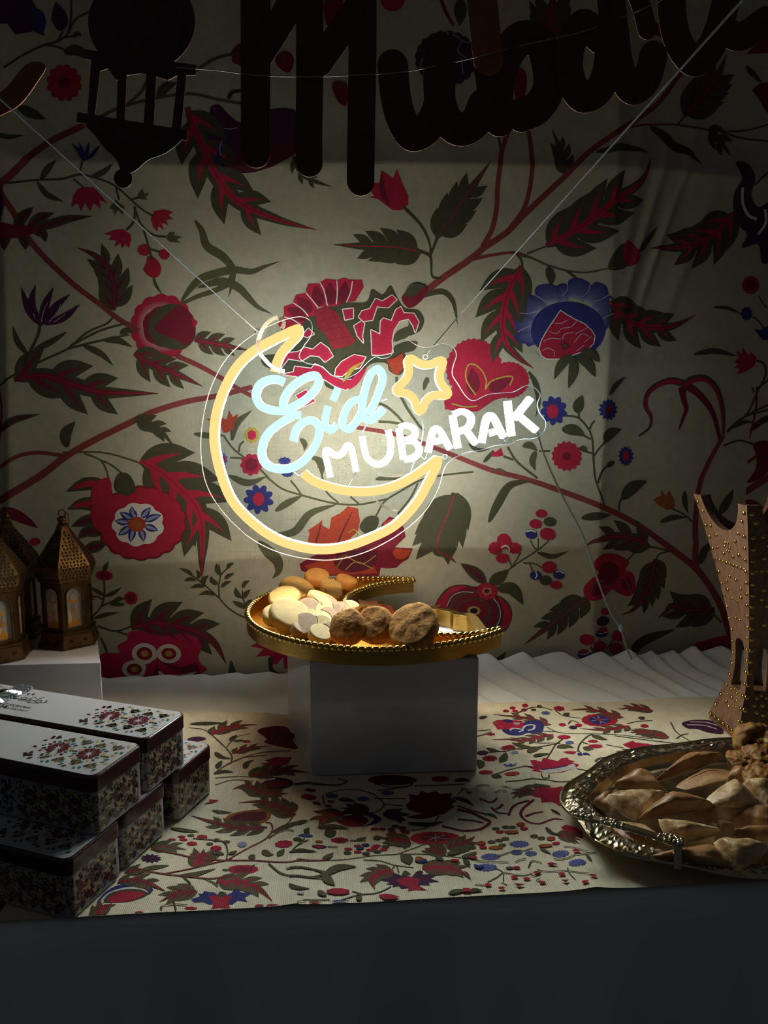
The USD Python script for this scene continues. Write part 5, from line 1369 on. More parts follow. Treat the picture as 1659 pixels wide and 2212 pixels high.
def rosette(c, s, n=10, dense=False):
    out = []; st = 2 * math.pi / n; g = .009 * s if dense else .014 * s
    for i in range(n):
        a = st * i
        out.append((wedge(c, a, a + st, .08 * s, .30 * s, g) if dense else kite(c, a, 0.05 * s, .34 * s, .080 * s, .70), 'm' if not dense or i % 3 else 'k'))
        out.append((kite(c, a + st / 2, .28 * s, .46 * s, .055 * s, .5), 'yt'[i % 2])); out.append((kite(c, a, .355 * s, .50 * s, .055 * s, .5), 'gd'[i % 2] if not dense else 'dy'[i % 2]))
    for i in range(4):
        a = math.pi / 4 + i * math.pi / 2; q = c + np.array([math.cos(a), math.sin(a)]) * .68 * s
        for k in range(6): out.append((kite(q, a + k * math.pi / 3, .015 * s, .15 * s, .050 * s, .55), 'ymtymt'[k]))
        b_ = a + math.pi / 4; q2 = c + np.array([math.cos(b_), math.sin(b_)]) * .545 * s
        for k in range(4): out.append((kite(q2, b_ + k * math.pi / 2, .01 * s, .085 * s, .035 * s), 'tyty'[k]))
    return out
def ink_mesh(shapes, mp):
    V, Fc, C, Nn = [], [], [], []; o = 0
    for p, c in shapes:
        p = np.asarray(p); v, n = mp(p); V.append(v); Nn.append(n); C.append(np.tile(TI[c], (len(p), 1)))
        for k in range(1, len(p) - 1): Fc.append([o, o + k, o + k + 1])
        o += len(p)
    V, Fc, Nn = np.vstack(V), np.array(Fc), np.vstack(Nn)
    fn = np.cross(V[Fc[:, 1]] - V[Fc[:, 0]], V[Fc[:, 2]] - V[Fc[:, 0]]); fl = (fn * Nn[Fc[:, 0]]).sum(1) < 0; Fc[fl] = Fc[fl][:, ::-1]
    return V, Fc, Nn, np.vstack(C)
def build_tin(label, loc, rz, group):
    t = thing('biscuit_tin', label, 'tin', loc, rz, group)
    body = rrect(-L_ + .002, -W_ + .002, -.002, -.002, .010)
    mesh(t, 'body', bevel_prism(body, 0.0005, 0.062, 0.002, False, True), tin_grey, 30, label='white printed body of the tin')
    lid = rrect(-L_, -W_, 0, 0, .012)
    mesh(t, 'lid', bevel_prism(lid, 0.060, H_ - 0.0005, 0.004), tin_maroon, 30, label='dark maroon lid rim')
    top = rrect(-L_ + .0035, -W_ + .0035, -.0035, -.0035, .0095)
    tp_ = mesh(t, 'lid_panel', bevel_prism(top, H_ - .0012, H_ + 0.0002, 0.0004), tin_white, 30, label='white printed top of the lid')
    rnd = random.Random(5); sh = []
    for i in range(9):
        for j in range(3):
            c = np.array([-0.024 - 0.052 * i, -0.0 - 0.050 * j]) + (np.array([0.026, 0]) if j % 2 else 0)
            for p, col in rosette(c, 0.052):
                q = np.mean(p, 0); dx = min(-q[0], q[0] + L_); keep = 1.0 if dx < .085 else max(0, 1 - (dx - .085) / .07)
                if not top.buffer(-0.001).contains(Polygon(p)): continue
                if rnd.random() > keep ** 1.3: continue
                sh.append((p, ('m' if rnd.random() < .5 else 'k') if dx > .115 else col))
    def mtop(p): return np.c_[p, np.full(len(p), H_ + .00045)], np.tile([0, 0, 1.], (len(p), 1))
    v, f, n, c = ink_mesh(sh, mtop); raw(tp_, 'tile_print', v, f, tin_ink, n, c, label='printed tile rosettes on the lid', kind='stuff')
    # print wrapped round the front and the right end
    per = LineString([(-L_ + .012, -W_ + .002), (-.012, -W_ + .002)] + [(-.012 + .010 * math.sin(a), -W_ + .012 - .010 * math.cos(a)) for a in np.linspace(0, math.pi / 2, 10)] + [(-.002, -.012)])
    pc = np.array(per.coords); ps = arclen(pc)
    def mside(p):
        x = np.interp(p[:, 0], ps, pc[:, 0]); y = np.interp(p[:, 0], ps, pc[:, 1]); x2 = np.interp(p[:, 0] + 2e-4, ps, pc[:, 0]); y2 = np.interp(p[:, 0] + 2e-4, ps, pc[:, 1])
        n = np.stack([y2 - y, x - x2, 0 * x], 1); n /= np.maximum(np.linalg.norm(n, axis=1, keepdims=True), 1e-12)
        return np.stack([x, y, p[:, 1]], 1) + n * 0.0003, n
    sh = []; S = ps[-1]
    for i in range(-1, 15):
        for j in range(3):
            c0 = np.array([S - 0.020 - 0.037 * i + (0.0185 if j % 2 else 0), 0.010 + 0.026 * j])
            for p, col in rosette(c0, 0.040, 12, True):
                p = np.array(p); q = p.mean(0); d = S - q[0]
                if p[:, 0].min() < 0.004 or p[:, 0].max() > S - 0.001 or p[:, 1].min() < .003 or p[:, 1].max() > .0585: continue
                if d > .20 and (rnd.random() < .55): continue
                sh.append((p, {'m': 'm', 't': 'd', 'y': 'y', 'g': 't', 'k': 'k', 'd': 'd'}[col] if d < .2 else 'k'))
    b = [x for x in stage.GetPrimAtPath(t.GetPath()).GetChildren() if x.GetName() == 'body'][0]
    v, f, n, c = ink_mesh(sh, mside); raw(b, 'tile_print', v, f, tin_ink, n, c, label='printed tile rosettes round the sides', kind='stuff')
    # lettering on the lid
    lx = -0.262
    def flat(m, x, y, rz_=0):
        m = m.copy(); m.apply_translation([x, y, H_ + .0004]); return m
    tx = meshkit.text_mesh('EID MUBARAK', 0.0062, 0.0002); w1 = tx.bounds[1][0]
    tx2 = meshkit.text_mesh('TOASTED COCONUT', 0.0050, 0.0002); w2 = tx2.bounds[1][0]
    mesh(tp_, 'lettering', [flat(tx, lx - w1 / 2 - .006, -0.0690), flat(tx2, lx - w2 / 2 - .006, -0.0790)], tin_black, False, kind='stuff', label='printed words on the lid')
    cal = []
    for s, w in (('0,8 3,3 10,1 17,4 15,9 8,10 5,7 9,4 15,5', 1.1), ('14,4 20,2 26,4 24,8 19,7', 1.3), ('24,3 29,1 32,5 36,3 35,12 37,20', 1.5), ('36,6 41,9 46,6 44,2 38,1', 1.1), ('45,3 51,2 55,5 52,8', 1.3), ('8,-2 20,-1 34,-3 48,-1', .8), ('20,12 26,14 30,12', .8), ('50,10 52,11', 1.2), ('30,-5 32,-5', 1.4)):
        q = np.array([[float(z) for z in t_.split(',')] for t_ in s.split()]) * 0.00105
        g = ribbon(cr(q, 8), w * 0.00105 * np.linspace(.6, 1.2, len(cr(q, 8))))
        for pg in polys(g): m = trimesh.creation.extrude_polygon(pg, 0.0002, engine='earcut'); m.apply_translation([lx - 0.028, -0.046, H_ + .0004]); cal.append(m)
    mesh(tp_, 'calligraphy', cal, tin_black, False, kind='stuff', label='flowing calligraphy emblem on the lid')
    return t
GR = 'stacked patterned biscuit tins'
Z0 = ZR + 0.004
tinA = build_tin('patterned biscuit tin at the back of the top layer, its whole emblem showing', (-0.224, 1.062, Z0 + H_ + .001), -23, GR)
for lab, xy, z in (('patterned biscuit tin at the front of the top layer', (-0.263, 0.960), Z0 + H_ + .001), ('patterned biscuit tin at the back of the bottom layer, farthest right', (-0.197, 1.125), Z0),
                   ('patterned biscuit tin in the middle of the bottom layer', (-0.246, 1.012), Z0), ('patterned biscuit tin at the front of the bottom layer, near the table edge', (-0.2835, 0.914), Z0)):
    copy_of(tinA, lab, (*xy, z), -23)

# crinkled clear tape on the top tin
tpx = np.linspace(-0.322, -0.292, 100); tpy = np.linspace(-0.096, -0.006, 120); gx, gy = np.meshgrid(tpx, tpy)
tz = 0.0006 + 0.0034 * meshkit.noise(np.stack([gx * 210, gy * 260, 0 * gx], -1), 8) * .3 + 0.0055 * (1 - ((gx / .0055 - gy * 88 + .5 * np.sin(gy * 190)) % 1.0))
tape_v = np.stack([gx.ravel(), gy.ravel(), tz.ravel()], 1); ca, sa_ = math.cos(math.radians(-23)), math.sin(math.radians(-23))
tape_v = np.stack([tape_v[:, 0] * ca - tape_v[:, 1] * sa_, tape_v[:, 0] * sa_ + tape_v[:, 1] * ca, tape_v[:, 2]], 1)
i, j = np.meshgrid(np.arange(99), np.arange(119)); a = (j * 100 + i).ravel()
tape = thing('tape_strip', 'crinkled shiny strip of clear tape across the lid of the rear top tin', 'tape', (-0.224, 1.062, Z0 + 2 * H_ + .0016))
mesh(tape, 'strip', (tape_v, np.stack([a, a + 1, a + 101, a + 100], 1)), mat('shiny_tape', {'p': ('principled_bsdf', {'base_color': lin('c4ccd0'), 'metallic': .9, 'roughness': .22})}), True)

# ------------------------------------------------------------------ lantern box and lanterns
ZL = 0.895
lb = [(-0.450, 1.372), (-0.541, 1.625), (-0.95, 1.625), (-0.95, 1.378)]
lbox = thing('lantern_stand', 'white display box under the brass lanterns at the left', 'box', (-0.7, 1.48, ZR + .006))
mesh(lbox, 'box_shell', bevel_prism(Polygon(lb).buffer(-.0015).buffer(.0015, 4).segmentize(.03), ZR + .006, ZL, 0.0015), gloss_white, 30, world=lbox)

brass = noisy('aged_brass', '4a3520', '94703f', 30, 0.34, 0.9, 0.2, 300)
brass_d = noisy('dark_bronze', '32241a', '664a2c', 30, 0.42, 0.85, 0.25, 300)
hole_m = plain('pierced_dark', '0c0a08', 0.9)
frost = mat('frosted_pane', {'d': ('diffuse_bsdf', {'color': lin('c8ccd0')}), 't': ('translucent_bsdf', {'color': lin('d8d4cc')}), 'x': ('transparent_bsdf', {}), 'm': ('mix_closure', {'fac': .55}), 'k': ('mix_closure', {'fac': .45}),
                             'g': ('glossy_bsdf', {'roughness': .06}), 'z': ('mix_closure', {'fac': .06})},
            [('d.BSDF', 'm.closure1'), ('t.BSDF', 'm.closure2'), ('m.closure', 'k.closure1'), ('x.BSDF', 'k.closure2'), ('k.closure', 'z.closure1'), ('g.BSDF', 'z.closure2')], surface='z.closure')
gilt = mat('gilt_print', {'p': ('principled_bsdf', {'base_color': lin('b57a22'), 'roughness': .4, 'metallic': .3})})
flame_m = glow('led_flame', (1.0, 0.45, 0.10), 0.55)
def hexring(r, z, rot=math.pi / 6): return np.array([[r * math.cos(rot + k * math.pi / 3), r * math.sin(rot + k * math.pi / 3), z] for k in range(6)])
def hexloft(sec, cap0=True, cap1=True):
    v = np.vstack([hexring(r, z) for z, r in sec]); f = []
    for k in range(len(sec) - 1):
        for i in range(6): a, b = k * 6 + i, k * 6 + (i + 1) % 6; f += [[a, b, b + 6], [a, b + 6, a + 6]]
    if cap0: f += [[0, i + 1, i] for i in range(1, 5)]
    if cap1: o = (len(sec) - 1) * 6; f += [[o, o + i, o + i + 1] for i in range(1, 5)]
    return trimesh.Trimesh(v, f, process=False)
ROOF = [(0.150, .057), (0.158, .063), (0.170, .0668), (0.180, .0655), (0.194, .058), (0.210, .047), (0.226, .036), (0.240, .026), (0.252, .018), (0.262, .013)]
def arch(w, h, y0): return Polygon([(-w, y0)] + [(w * math.cos(a), y0 + h - w + w * math.sin(a)) for a in np.linspace(math.pi, 0, 14)] + [(w, y0)])
def on_face(m, k, off):
    """Place a mesh drawn in (u, height, outwards) on the k-th face of the hexagon at distance off."""
    a = math.pi / 6 + math.pi / 6 + k * math.pi / 3; n = np.array([math.cos(a), math.sin(a), 0]); u = np.array([-n[1], n[0], 0])
    v = np.asarray(m.vertices); m2 = trimesh.Trimesh(np.outer(v[:, 0], u) + np.outer(v[:, 1], [0, 0, 1]) + np.outer(v[:, 2] + off, n), m.faces, process=False); return m2
def ext(g, d): return trimesh.util.concatenate([trimesh.creation.extrude_polygon(q, d, engine='earcut') for q in polys(g)])
def build_lantern(label, loc, rz, group):
    t = thing('lantern', label, 'lantern', loc, rz, group, 0.95)
    mesh(t, 'base', hexloft([(0.0005, .0665), (0.006, .0665), (0.007, .065), (0.030, .058), (0.031, .0605), (0.036, .0605), (0.037, .053)]), brass_d, False)
    base = [x for x in t.GetChildren()][-1]
    for k in range(6):
        for sx in (-.014, .016): mesh(base, 'vent', on_face(ext(shapely.box(sx - .0035, .013, sx + .0035, .020), .001), k, .0537), hole_m, False)
    ap = .054 * math.cos(math.pi / 6); hw = .027
    for k in range(6):
        g = shapely.box(-hw, .036, hw, .150).difference(arch(.0165, .088, .045))
        pn = mesh(t, 'side_panel', on_face(ext(g, .003), k, ap - .003), brass_d, False)
        fr = arch(.0185, .092, .043).difference(arch(.0165, .088, .045)); mesh(pn, 'arch_moulding', on_face(ext(fr, .002), k, ap), brass, False)
        pane = mesh(t, 'window_pane', on_face(ext(arch(.0175, .089, .0445), .0008), k, ap - .0045), frost, False)
        pr = [Polygon([(-.014, .047), (.014, .047), (.014, .054), (.009, .056), (.008, .060), (.005, .058), (.003, .064), (0, .068), (-.003, .064), (-.005, .058), (-.008, .061), (-.010, .056), (-.014, .055)]),
              Point(0, .108).buffer(.010, 10).difference(Point(.001, .112).buffer(.0085, 10)), LineString([(0, .098), (0, .076)]).buffer(.0008), Polygon([(-.003, .082), (0, .088), (.003, .082), (.0035, .073), (0, .070), (-.0035, .073)]),
              LineString([(-.0155, .100), (-.008, .116), (0, .124), (.008, .116), (.0155, .100)]).buffer(.0006), shapely.box(-.0135, .055, -.0125, .078), shapely.box(.0125, .055, .0135, .080), Point(-.007, .092).buffer(.0012), Point(.008, .086).buffer(.001), Point(.006, .1).buffer(.0008)]
        mesh(pane, 'pane_print', on_face(ext(unary_union(pr), .0003), k, ap - .0036), gilt, False, kind='stuff', label='gilt mosque and crescent print on the pane')
    mesh(t, 'eave', hexloft([(0.145, .055), (0.147, .059), (0.150, .059), (0.152, .056)]), brass, False)
    roof = mesh(t, 'roof', hexloft(ROOF), brass, False)
    zz, rr = [z for z, r in ROOF], [r for z, r in ROOF]; hv = []
    for k in range(6):
        a = math.pi / 3 + k * math.pi / 3; n0 = np.array([math.cos(a), math.sin(a), 0]); u0 = np.array([-n0[1], n0[0], 0])
        for q, z in enumerate(np.arange(0.156, 0.252, 0.0068)):
            r = np.interp(z, zz, rr); apz = r * math.cos(math.pi / 6); wd = r * 0.5 - .004; m_ = max(1, int(2 * wd / .0068)); dz = 0.001
            sl = (np.interp(z + dz, zz, rr) - np.interp(z - dz, zz, rr)) / (2 * dz) * math.cos(math.pi / 6); tv = np.array([0, 0, 1.0]) + n0 * sl; tv /= np.linalg.norm(tv); nn_ = np.cross(u0, tv)
            for c in range(m_):
                x = (c + .5 + (.25 if q % 2 else -.25)) / m_ * 2 * wd - wd
                P0 = n0 * (apz) + u0 * x + np.array([0, 0, z]) + nn_ * .0005; tl = .5 if (c + q) % 2 else -.5
                ring = [P0 + (u0 * (math.cos(b) * .0021 * math.cos(tl) - math.sin(b) * .0034 * math.sin(tl)) + tv * (math.cos(b) * .0021 * math.sin(tl) + math.sin(b) * .0034 * math.cos(tl))) for b in np.linspace(0, 2 * np.pi, 8, endpoint=False)]
                hv.append(ring)
    hv = np.array(hv); N = len(hv); f = np.vstack([np.stack([np.arange(N) * 8, np.arange(N) * 8 + q, np.arange(N) * 8 + q + 1], 1) for q in range(1, 7)])
    mesh(roof, 'pierced_holes', (hv.reshape(-1, 3), f), hole_m, False, kind='stuff', label='pierced leaf-shaped holes in the roof')
    prof = np.array([(0.0001, .260), (.012, .260), (.014, .264), (.009, .268), (.0085, .274), (.011, .277), (.0095, .282), (.004, .285), (.0001, .286)])
    mesh(t, 'finial', trimesh.creation.revolve(prof, sections=20), brass, 40)
    a = np.linspace(0, 2 * np.pi, 24)
    mesh(t, 'hook_ring', wire(np.stack([.007 * np.cos(a), 0 * a, .291 + .008 * np.sin(a)], 1), .0014, 6), brass, True)
    b = np.linspace(0, 2 * np.pi, 28); mesh(t, 'handle_ring', wire(np.stack([.004 + .0006 * np.cos(b), .013 * np.cos(b), .283 + .012 * np.sin(b) - .004], 1) + [.006, 0, 0], .0010, 6), brass, True)
    fl = trimesh.creation.revolve(np.array([(.0001, .045), (.006, .046), (.008, .053), (.005, .062), (.002, .070), (.0001, .074)]), sections=14)
    mesh(t, 'led_flame', fl, flame_m, True, label='small orange LED flame inside')
    mesh(t, 'candle', trimesh.creation.cylinder(.011, .010, sections=20, transform=trimesh.transformations.translation_matrix([0, 0, .041])), plain('candle_wax', 'd8cdb8', .6), 30)
    return t
l1 = build_lantern('brass lantern nearest the printed cloth flower, whole and rightmost', (-0.5555, 1.508, ZL + .0005), 8, None)
copy_of(l1, 'brass lantern half cut off by the left picture edge, nearest the camera', (-0.664, 1.426, ZL + .0005), 8, 0.95)
copy_of(l1, 'brass lantern mostly hidden behind the other two at the far left', (-0.693, 1.560, ZL + .0005), 4, 0.95)
# ------------------------------------------------------------------ incense burner of studded wood
BC = np.array([0.824, 1.278]); ZI = ZR + .004
PRO = [(0.0, .052), (.014, .0525), (.05, .043), (.085, .033), (.115, .0285), (.15, .028), (.195, .032), (.25, .042), (.31, .055), (.37, .069), (.42, .082), (.46, .093)]
pz, pr_ = [a for a, b in PRO], [b for a, b in PRO]
def half(z): return float(np.interp(z, pz, pr_))
def sqloft(fn, z0, z1, n=24):
    zs = np.linspace(z0, z1, n); out = None
    for a, b in zip(zs[:-1], zs[1:]):
        h0, h1 = fn(a), fn(b)
        q = m3.Manifold.hull_points(np.array([[s * h, t * h, z] for h, z in ((h0, a), (h1, b)) for s in (-1, 1) for t in (-1, 1)], float))
        out = q if out is None else out + q
    return out
solid = sqloft(half, 0, .46)
solid -= sqloft(lambda z: half(z) - .012, .21, .47, 12)
for ax in (0, 1):
    arch_b = m3.Manifold.cube((.030, .3, .07), True).translate((0, 0, .135)) + m3.Manifold.cylinder(.3, .015, .015, 20, True).rotate((90, 0, 0)).translate((0, 0, .172)) + m3.Manifold.cube((.030, .3, .05), True).translate((0, 0, .112))
    if ax: arch_b = arch_b.rotate((0, 0, 90))
    solid -= arch_b
    dip = m3.Manifold.cylinder(.6, .075, .075, 40, True).scale((.88, 1.0, 1)).rotate((90, 0, 0)).translate((0, 0, .476))
    if ax: dip = dip.rotate((0, 0, 90))
    solid -= dip
wood_p = mat('rosewood', {'g': ('texture_coordinate', {}), 'mp': ('mapping', {'scale': (60, 60, 8)}), 'n': ('noise_texture', {'scale': 3, 'detail': 5}), 'r': ('rgb_ramp', {'ramp': [(0.3, lin('5d4030')), (0.7, lin('80604a'))]}), 'p': ('principled_bsdf', {'roughness': .42})},
            [('g.object', 'mp.vector'), ('mp.vector', 'n.vector'), ('n.fac', 'r.fac'), ('r.color', 'p.base_color')])
burner = thing('incense_burner', 'tall wooden incense burner with flaring crown, covered in brass studs', 'incense burner', (*BC, ZI))
mesh(burner, 'wooden_body', solid, wood_p, 25, label='dark rosewood body')
stud_m = mat('stud_brass', {'p': ('principled_bsdf', {'base_color': lin('c9a45c'), 'metallic': 1.0, 'roughness': .2})})
sm = trimesh.creation.icosphere(2, 1.0)
def stud(face, u, z, r=.0042):
    r *= 1.18
    h = half(z); dz = .002; sl = (half(z + dz) - half(z - dz)) / (2 * dz); n = np.array([1, 0, -sl]); n /= np.linalg.norm(n)
    p = np.array([h, u * h, z]); m = sm.copy(); v = m.vertices * r; v[:, 0] *= .55 if r < .004 else .65
    t = np.array([n[2], 0, -n[0]]) * -1; B = np.stack([n, [0, 1, 0], np.cross(n, [0, 1, 0])], 1)
    v = v @ B.T + p; a = {'x': math.pi, 'y': -math.pi / 2}[face]; R = np.array([[math.cos(a), -math.sin(a), 0], [math.sin(a), math.cos(a), 0], [0, 0, 1]])
    m.vertices = v @ R.T; mesh(burner, 'stud', m, stud_m, True)
for face in ('x', 'y'):
    S = []
    S += [(u, .012, .0044) for u in np.linspace(-.88, .88, 7)]
    for z in np.linspace(.035, .40, 17):
        S += [(s * (.86 if not .08 < z < .2 else .84), z, .004) for s in ((-1, 1))]
    S += [(0.42 * math.cos(a), .066 + .018 * math.sin(a), .0036) for a in np.linspace(0, 2 * np.pi, 8, endpoint=False)] + [(0, .066, .004)]
    S += [(u, .335, .0034) for u in np.linspace(-.78, .78, 9)]
    S += [(0.5 * math.cos(a), .285 + .024 * math.sin(a), .0036) for a in np.linspace(0.3, 2 * np.pi + .3, 8, endpoint=False)]
    S += [(u, .225, .0036) for u in (-.2, .2)]
    S += [(0.12 * math.cos(a), .368 + .009 * math.sin(a), .0034) for a in np.linspace(0, 2 * np.pi, 6, endpoint=False)]
    S += [(s * u, z, .004) for s in (-1, 1) for u, z in ((.45, .385), (.62, .402), (.80, .428), (.90, .445), (.25, .352), (.55, .36))]
    for u, z, r in S: stud(face, u, z, r)
cup = sqloft(lambda z: half(z) - .0125, .30, .375, 6) - sqloft(lambda z: half(z) - .0145, .31, .40, 6)
mesh(burner, 'metal_cup', cup, plain('cup_steel', '6e7478', .3, 1.0), 25, label='grey metal bowl set into the crown')

# ------------------------------------------------------------------ silver platter
PC = np.array([0.652, 0.992]); PA, PB, PY = 0.312, 0.190, math.radians(9)
def plat_r(t):
    q = (t * 8 / (2 * np.pi)) % 1.0; return 1.0 - 0.045 * (np.abs(np.cos(np.pi * q)) ** 3) + 0.0 * t
def plat(rho, t, z):
    r = rho if np.isscalar(rho) else rho; k = 1 + (plat_r(t) - 1) * np.clip((r - .45) / .55, 0, 1)
    x, y = PA * r * k * np.cos(t), PB * (r * k) * np.sin(t) + (PB - PA) * 0
    return np.stack([PC[0] + x * math.cos(PY) - y * math.sin(PY), PC[1] + x * math.sin(PY) + y * math.cos(PY), z + 0 * t], -1)
ZP = ZR + .004
secs = [(0.02, .004), (.40, .004), (.72, .0045), (.78, .007), (.82, .014), (.835, .0235)] + [(r, .0245 + .0045 * math.sin((r - .835) / .145 * math.pi)) for r in np.linspace(.845, .975, 14)] + [(.982, .0285), (.992, .0305), (1.0, .030), (1.004, .0275), (.998, .0255), (.97, .022), (.84, .018), (.80, .008), (.74, .0005), (.02, .0005)]
T_ = np.linspace(0, 2 * np.pi, 480, endpoint=False); V = []
for k, (r, z) in enumerate(secs):
    p = plat(r, T_, ZP + z)
    if .85 < r < .975 and k < 21:
        e = meshkit.noise(p * [230, 230, 0] + 3.3, 4); e2 = meshkit.noise(p * [420, 420, 0] + 9.1, 5); p[:, 2] += 0.0044 * (np.abs(e - .5) * 2) ** .7 - .0008 + .0022 * e2
    V.append(p)
NT = len(T_); i = np.arange(NT); j2 = (i + 1) % NT; f = []
for k in range(len(secs) - 1): f += [np.stack([k * NT + i, k * NT + j2, (k + 1) * NT + j2], 1), np.stack([k * NT + i, (k + 1) * NT + j2, (k + 1) * NT + i], 1)]
Lk = (len(secs) - 1) * NT
f += [np.stack([0 * i[1:-1], i[2:], i[1:-1]], 1), np.stack([Lk + 0 * i[1:-1], Lk + i[1:-1], Lk + i[2:]], 1)]
plate_m = trimesh.Trimesh(np.vstack(V), np.vstack(f), process=False); plate_m.fix_normals()
silver_g = mat('gilt_silver', {'g': ('geometry', {}), 'n': ('noise_texture', {'scale': 50, 'detail': 3}), 'r': ('rgb_ramp', {'ramp': [(0.35, lin('b8a578')), (0.65, lin('cfc7b4'))]}), 'p': ('principled_bsdf', {'metallic': 1.0, 'roughness': .25})},
               [('g.position', 'n.vector'), ('n.fac', 'r.fac'), ('r.color', 'p.base_color')])
platter = thing('serving_platter', 'oval silver platter with embossed gilt scalloped rim and raised handle, holding samosas', 'platter', (*PC, ZP))
mesh(platter, 'platter_body', plate_m, silver_g, 40, world=platter)
def MP(x, y): return (1159 + x / 3.318, 1560 + y / 3.318)
ZH = ZP + .052
h0, h1 = onz(*MP(265, 668), ZH), onz(*MP(1050, 888), ZH)
hb = line3(h0, h1, 24); hb[:, 2] += 0.004 * np.sin(np.linspace(0, np.pi, 24))
def bar(path, w, t):
    d = np.gradient(path, axis=0); d /= np.linalg.norm(d, axis=1, keepdims=True); s = np.cross(d, [0, 0, 1.0]); s /= np.linalg.norm(s, axis=1, keepdims=True); n = np.cross(s, d); w = np.broadcast_to(w, (len(path),))[:, None]
    cs = [(-.5, -.2), (-.4, .5), (.4, .5), (.5, -.2), (.35, -.5), (-.35, -.5)]; m_ = len(cs)
    v = np.stack([path + s * w * a + n * t * b for a, b in cs], 1).reshape(-1, 3); f = []
    for i_ in range(len(path) - 1):
        for k in range(m_): a, b = i_ * m_ + k, i_ * m_ + (k + 1) % m_; f += [[a, a + m_, b + m_], [a, b + m_, b]]
    for k in range(1, m_ - 1): f += [[0, k, k + 1], [(len(path) - 1) * m_, (len(path) - 1) * m_ + k + 1, (len(path) - 1) * m_ + k]]
    m = trimesh.Trimesh(v, f, process=False); m.fix_normals(); return m
hd = mesh(platter, 'handle', bar(hb, 0.012, .006), silver_g, 30, world=platter)
for q0, ww_ in ((0.06, .010), (.38, .011), (.90, .011)):
    c = h0 * (1 - q0) + h1 * q0; cl = []
    rnd = random.Random(int(q0 * 100))
    for k in range(22):
        s = trimesh.creation.icosphere(1, .0028 + .001 * rnd.random()); a = rnd.random() * 6.28; r = math.sqrt(rnd.random()); dv = (h1 - h0) / np.linalg.norm(h1 - h0)
        s.apply_translation(c + dv * r * math.cos(a) * .017 + np.cross(dv, [0, 0, 1]) * r * math.sin(a) * ww_ * .75 + [0, 0, .005 + .003 * (1 - r)]); cl.append(s)
    mesh(hd, 'cast_ornament', cl, silver_g, True, world=platter, kind='stuff')
for q0, foot in ((0.12, (390, 800)), (.955, (1010, 1050))):
    c = h0 * (1 - q0) + h1 * q0; ft = onz(*MP(*foot), ZP + .027)
    mesh(platter, 'handle_post', bar(np.array([ft, ft * .6 + c * .4 + [0, 0, .004], c * .8 + ft * .2 + [0, 0, .003], c]), 0.012, .007), silver_g, 30, world=platter)

# ------------------------------------------------------------------ samosas and fritters
pastry = mat('fried_pastry', {'g': ('texture_coordinate', {}), 'n': ('noise_texture', {'scale': 26, 'detail': 5, 'roughness': .62}), 'r': ('rgb_ramp', {'ramp': [(0.30, lin('6e3f1a')), (0.43, lin('b08858')), (0.56, lin('d8bc92')), (0.75, lin('ead2a6'))]}),
     'm': ('noise_texture', {'scale': 90, 'detail': 4}), 'b': ('bump', {'strength': .7, 'distance': .003}), 'p': ('principled_bsdf', {'roughness': .48, 'coat_weight': .15, 'coat_roughness': .3})},
     [('g.object', 'n.vector'), ('n.fac', 'r.fac'), ('r.color', 'p.base_color'), ('g.object', 'm.vector'), ('m.fac', 'b.height'), ('b.normal', 'p.normal')])
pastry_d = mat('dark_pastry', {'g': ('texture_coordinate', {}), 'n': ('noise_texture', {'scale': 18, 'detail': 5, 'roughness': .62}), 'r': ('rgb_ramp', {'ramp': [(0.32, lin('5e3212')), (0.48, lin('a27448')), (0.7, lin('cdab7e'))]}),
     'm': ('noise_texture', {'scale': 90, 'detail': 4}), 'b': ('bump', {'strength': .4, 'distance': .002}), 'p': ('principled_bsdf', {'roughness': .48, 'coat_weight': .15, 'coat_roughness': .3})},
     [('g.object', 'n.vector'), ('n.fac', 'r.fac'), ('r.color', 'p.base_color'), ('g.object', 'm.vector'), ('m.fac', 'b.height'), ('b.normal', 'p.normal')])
def samosa(A, B, C, thick, seed, n=16, curl=0.0):
    A, B, C = map(np.asarray, (A, B, C)); nrm = np.cross(B - A, C - A); nrm /= np.linalg.norm(nrm)
    if nrm[2] < 0: nrm = -nrm; B, C = C, B
    cen = (A + B + C) / 3; size = np.linalg.norm(B - A)
    idx = {}; top, bot = [], []; pts_ = []
    for i_ in range(n + 1):
        for j_ in range(n + 1 - i_):
            a, b = i_ / n, j_ / n; c = 1 - a - b; idx[i_, j_] = len(pts_)
            p = a * A + b * B + c * C; e = 27 * a * b * c; eb = max(4 * a * b, 4 * b * c, 4 * a * c)
            p = p + (p - cen) * 0.16 * (eb ** 1.5) * (1 - e) - (p - cen) * 0.04
            h = thick * (0.55 * min(e, 1) ** .45 + .12 * (e > 1e-9))
            w = meshkit.fbm((p * 38 + seed * 5.1)[None], 3, seed)[0] - .5; w2 = meshkit.fbm((p * 120 + seed)[None], 2, seed + 3)[0] - .5
            up = nrm * (w * .015 + w2 * .005) + nrm * curl * (1 - e) * 0.01
            pts_.append((p + up + nrm * h, p + up * .6 - nrm * h * .75))
    N = len(pts_); v = np.array([q[0] for q in pts_] + [q[1] for q in pts_]); f = []
    for i_ in range(n):
        for j_ in range(n - i_):
            a, b, c = idx[i_, j_], idx[i_ + 1, j_], idx[i_, j_ + 1]; f += [[a, b, c], [a + N, c + N, b + N]]
            if j_ < n - i_ - 1: d = idx[i_ + 1, j_ + 1]; f += [[b, d, c], [b + N, c + N, d + N]]
    ed = [[idx[i_, 0] for i_ in range(n + 1)], [idx[n - k, k] for k in range(n + 1)], [idx[0, n - k] for k in range(n + 1)]]
    for e in ed:
        for a, b in zip(e[:-1], e[1:]): f += [[a, a + N, b + N], [a, b + N, b]]
    m = trimesh.Trimesh(v, f, process=True); m.fix_normals(); return m
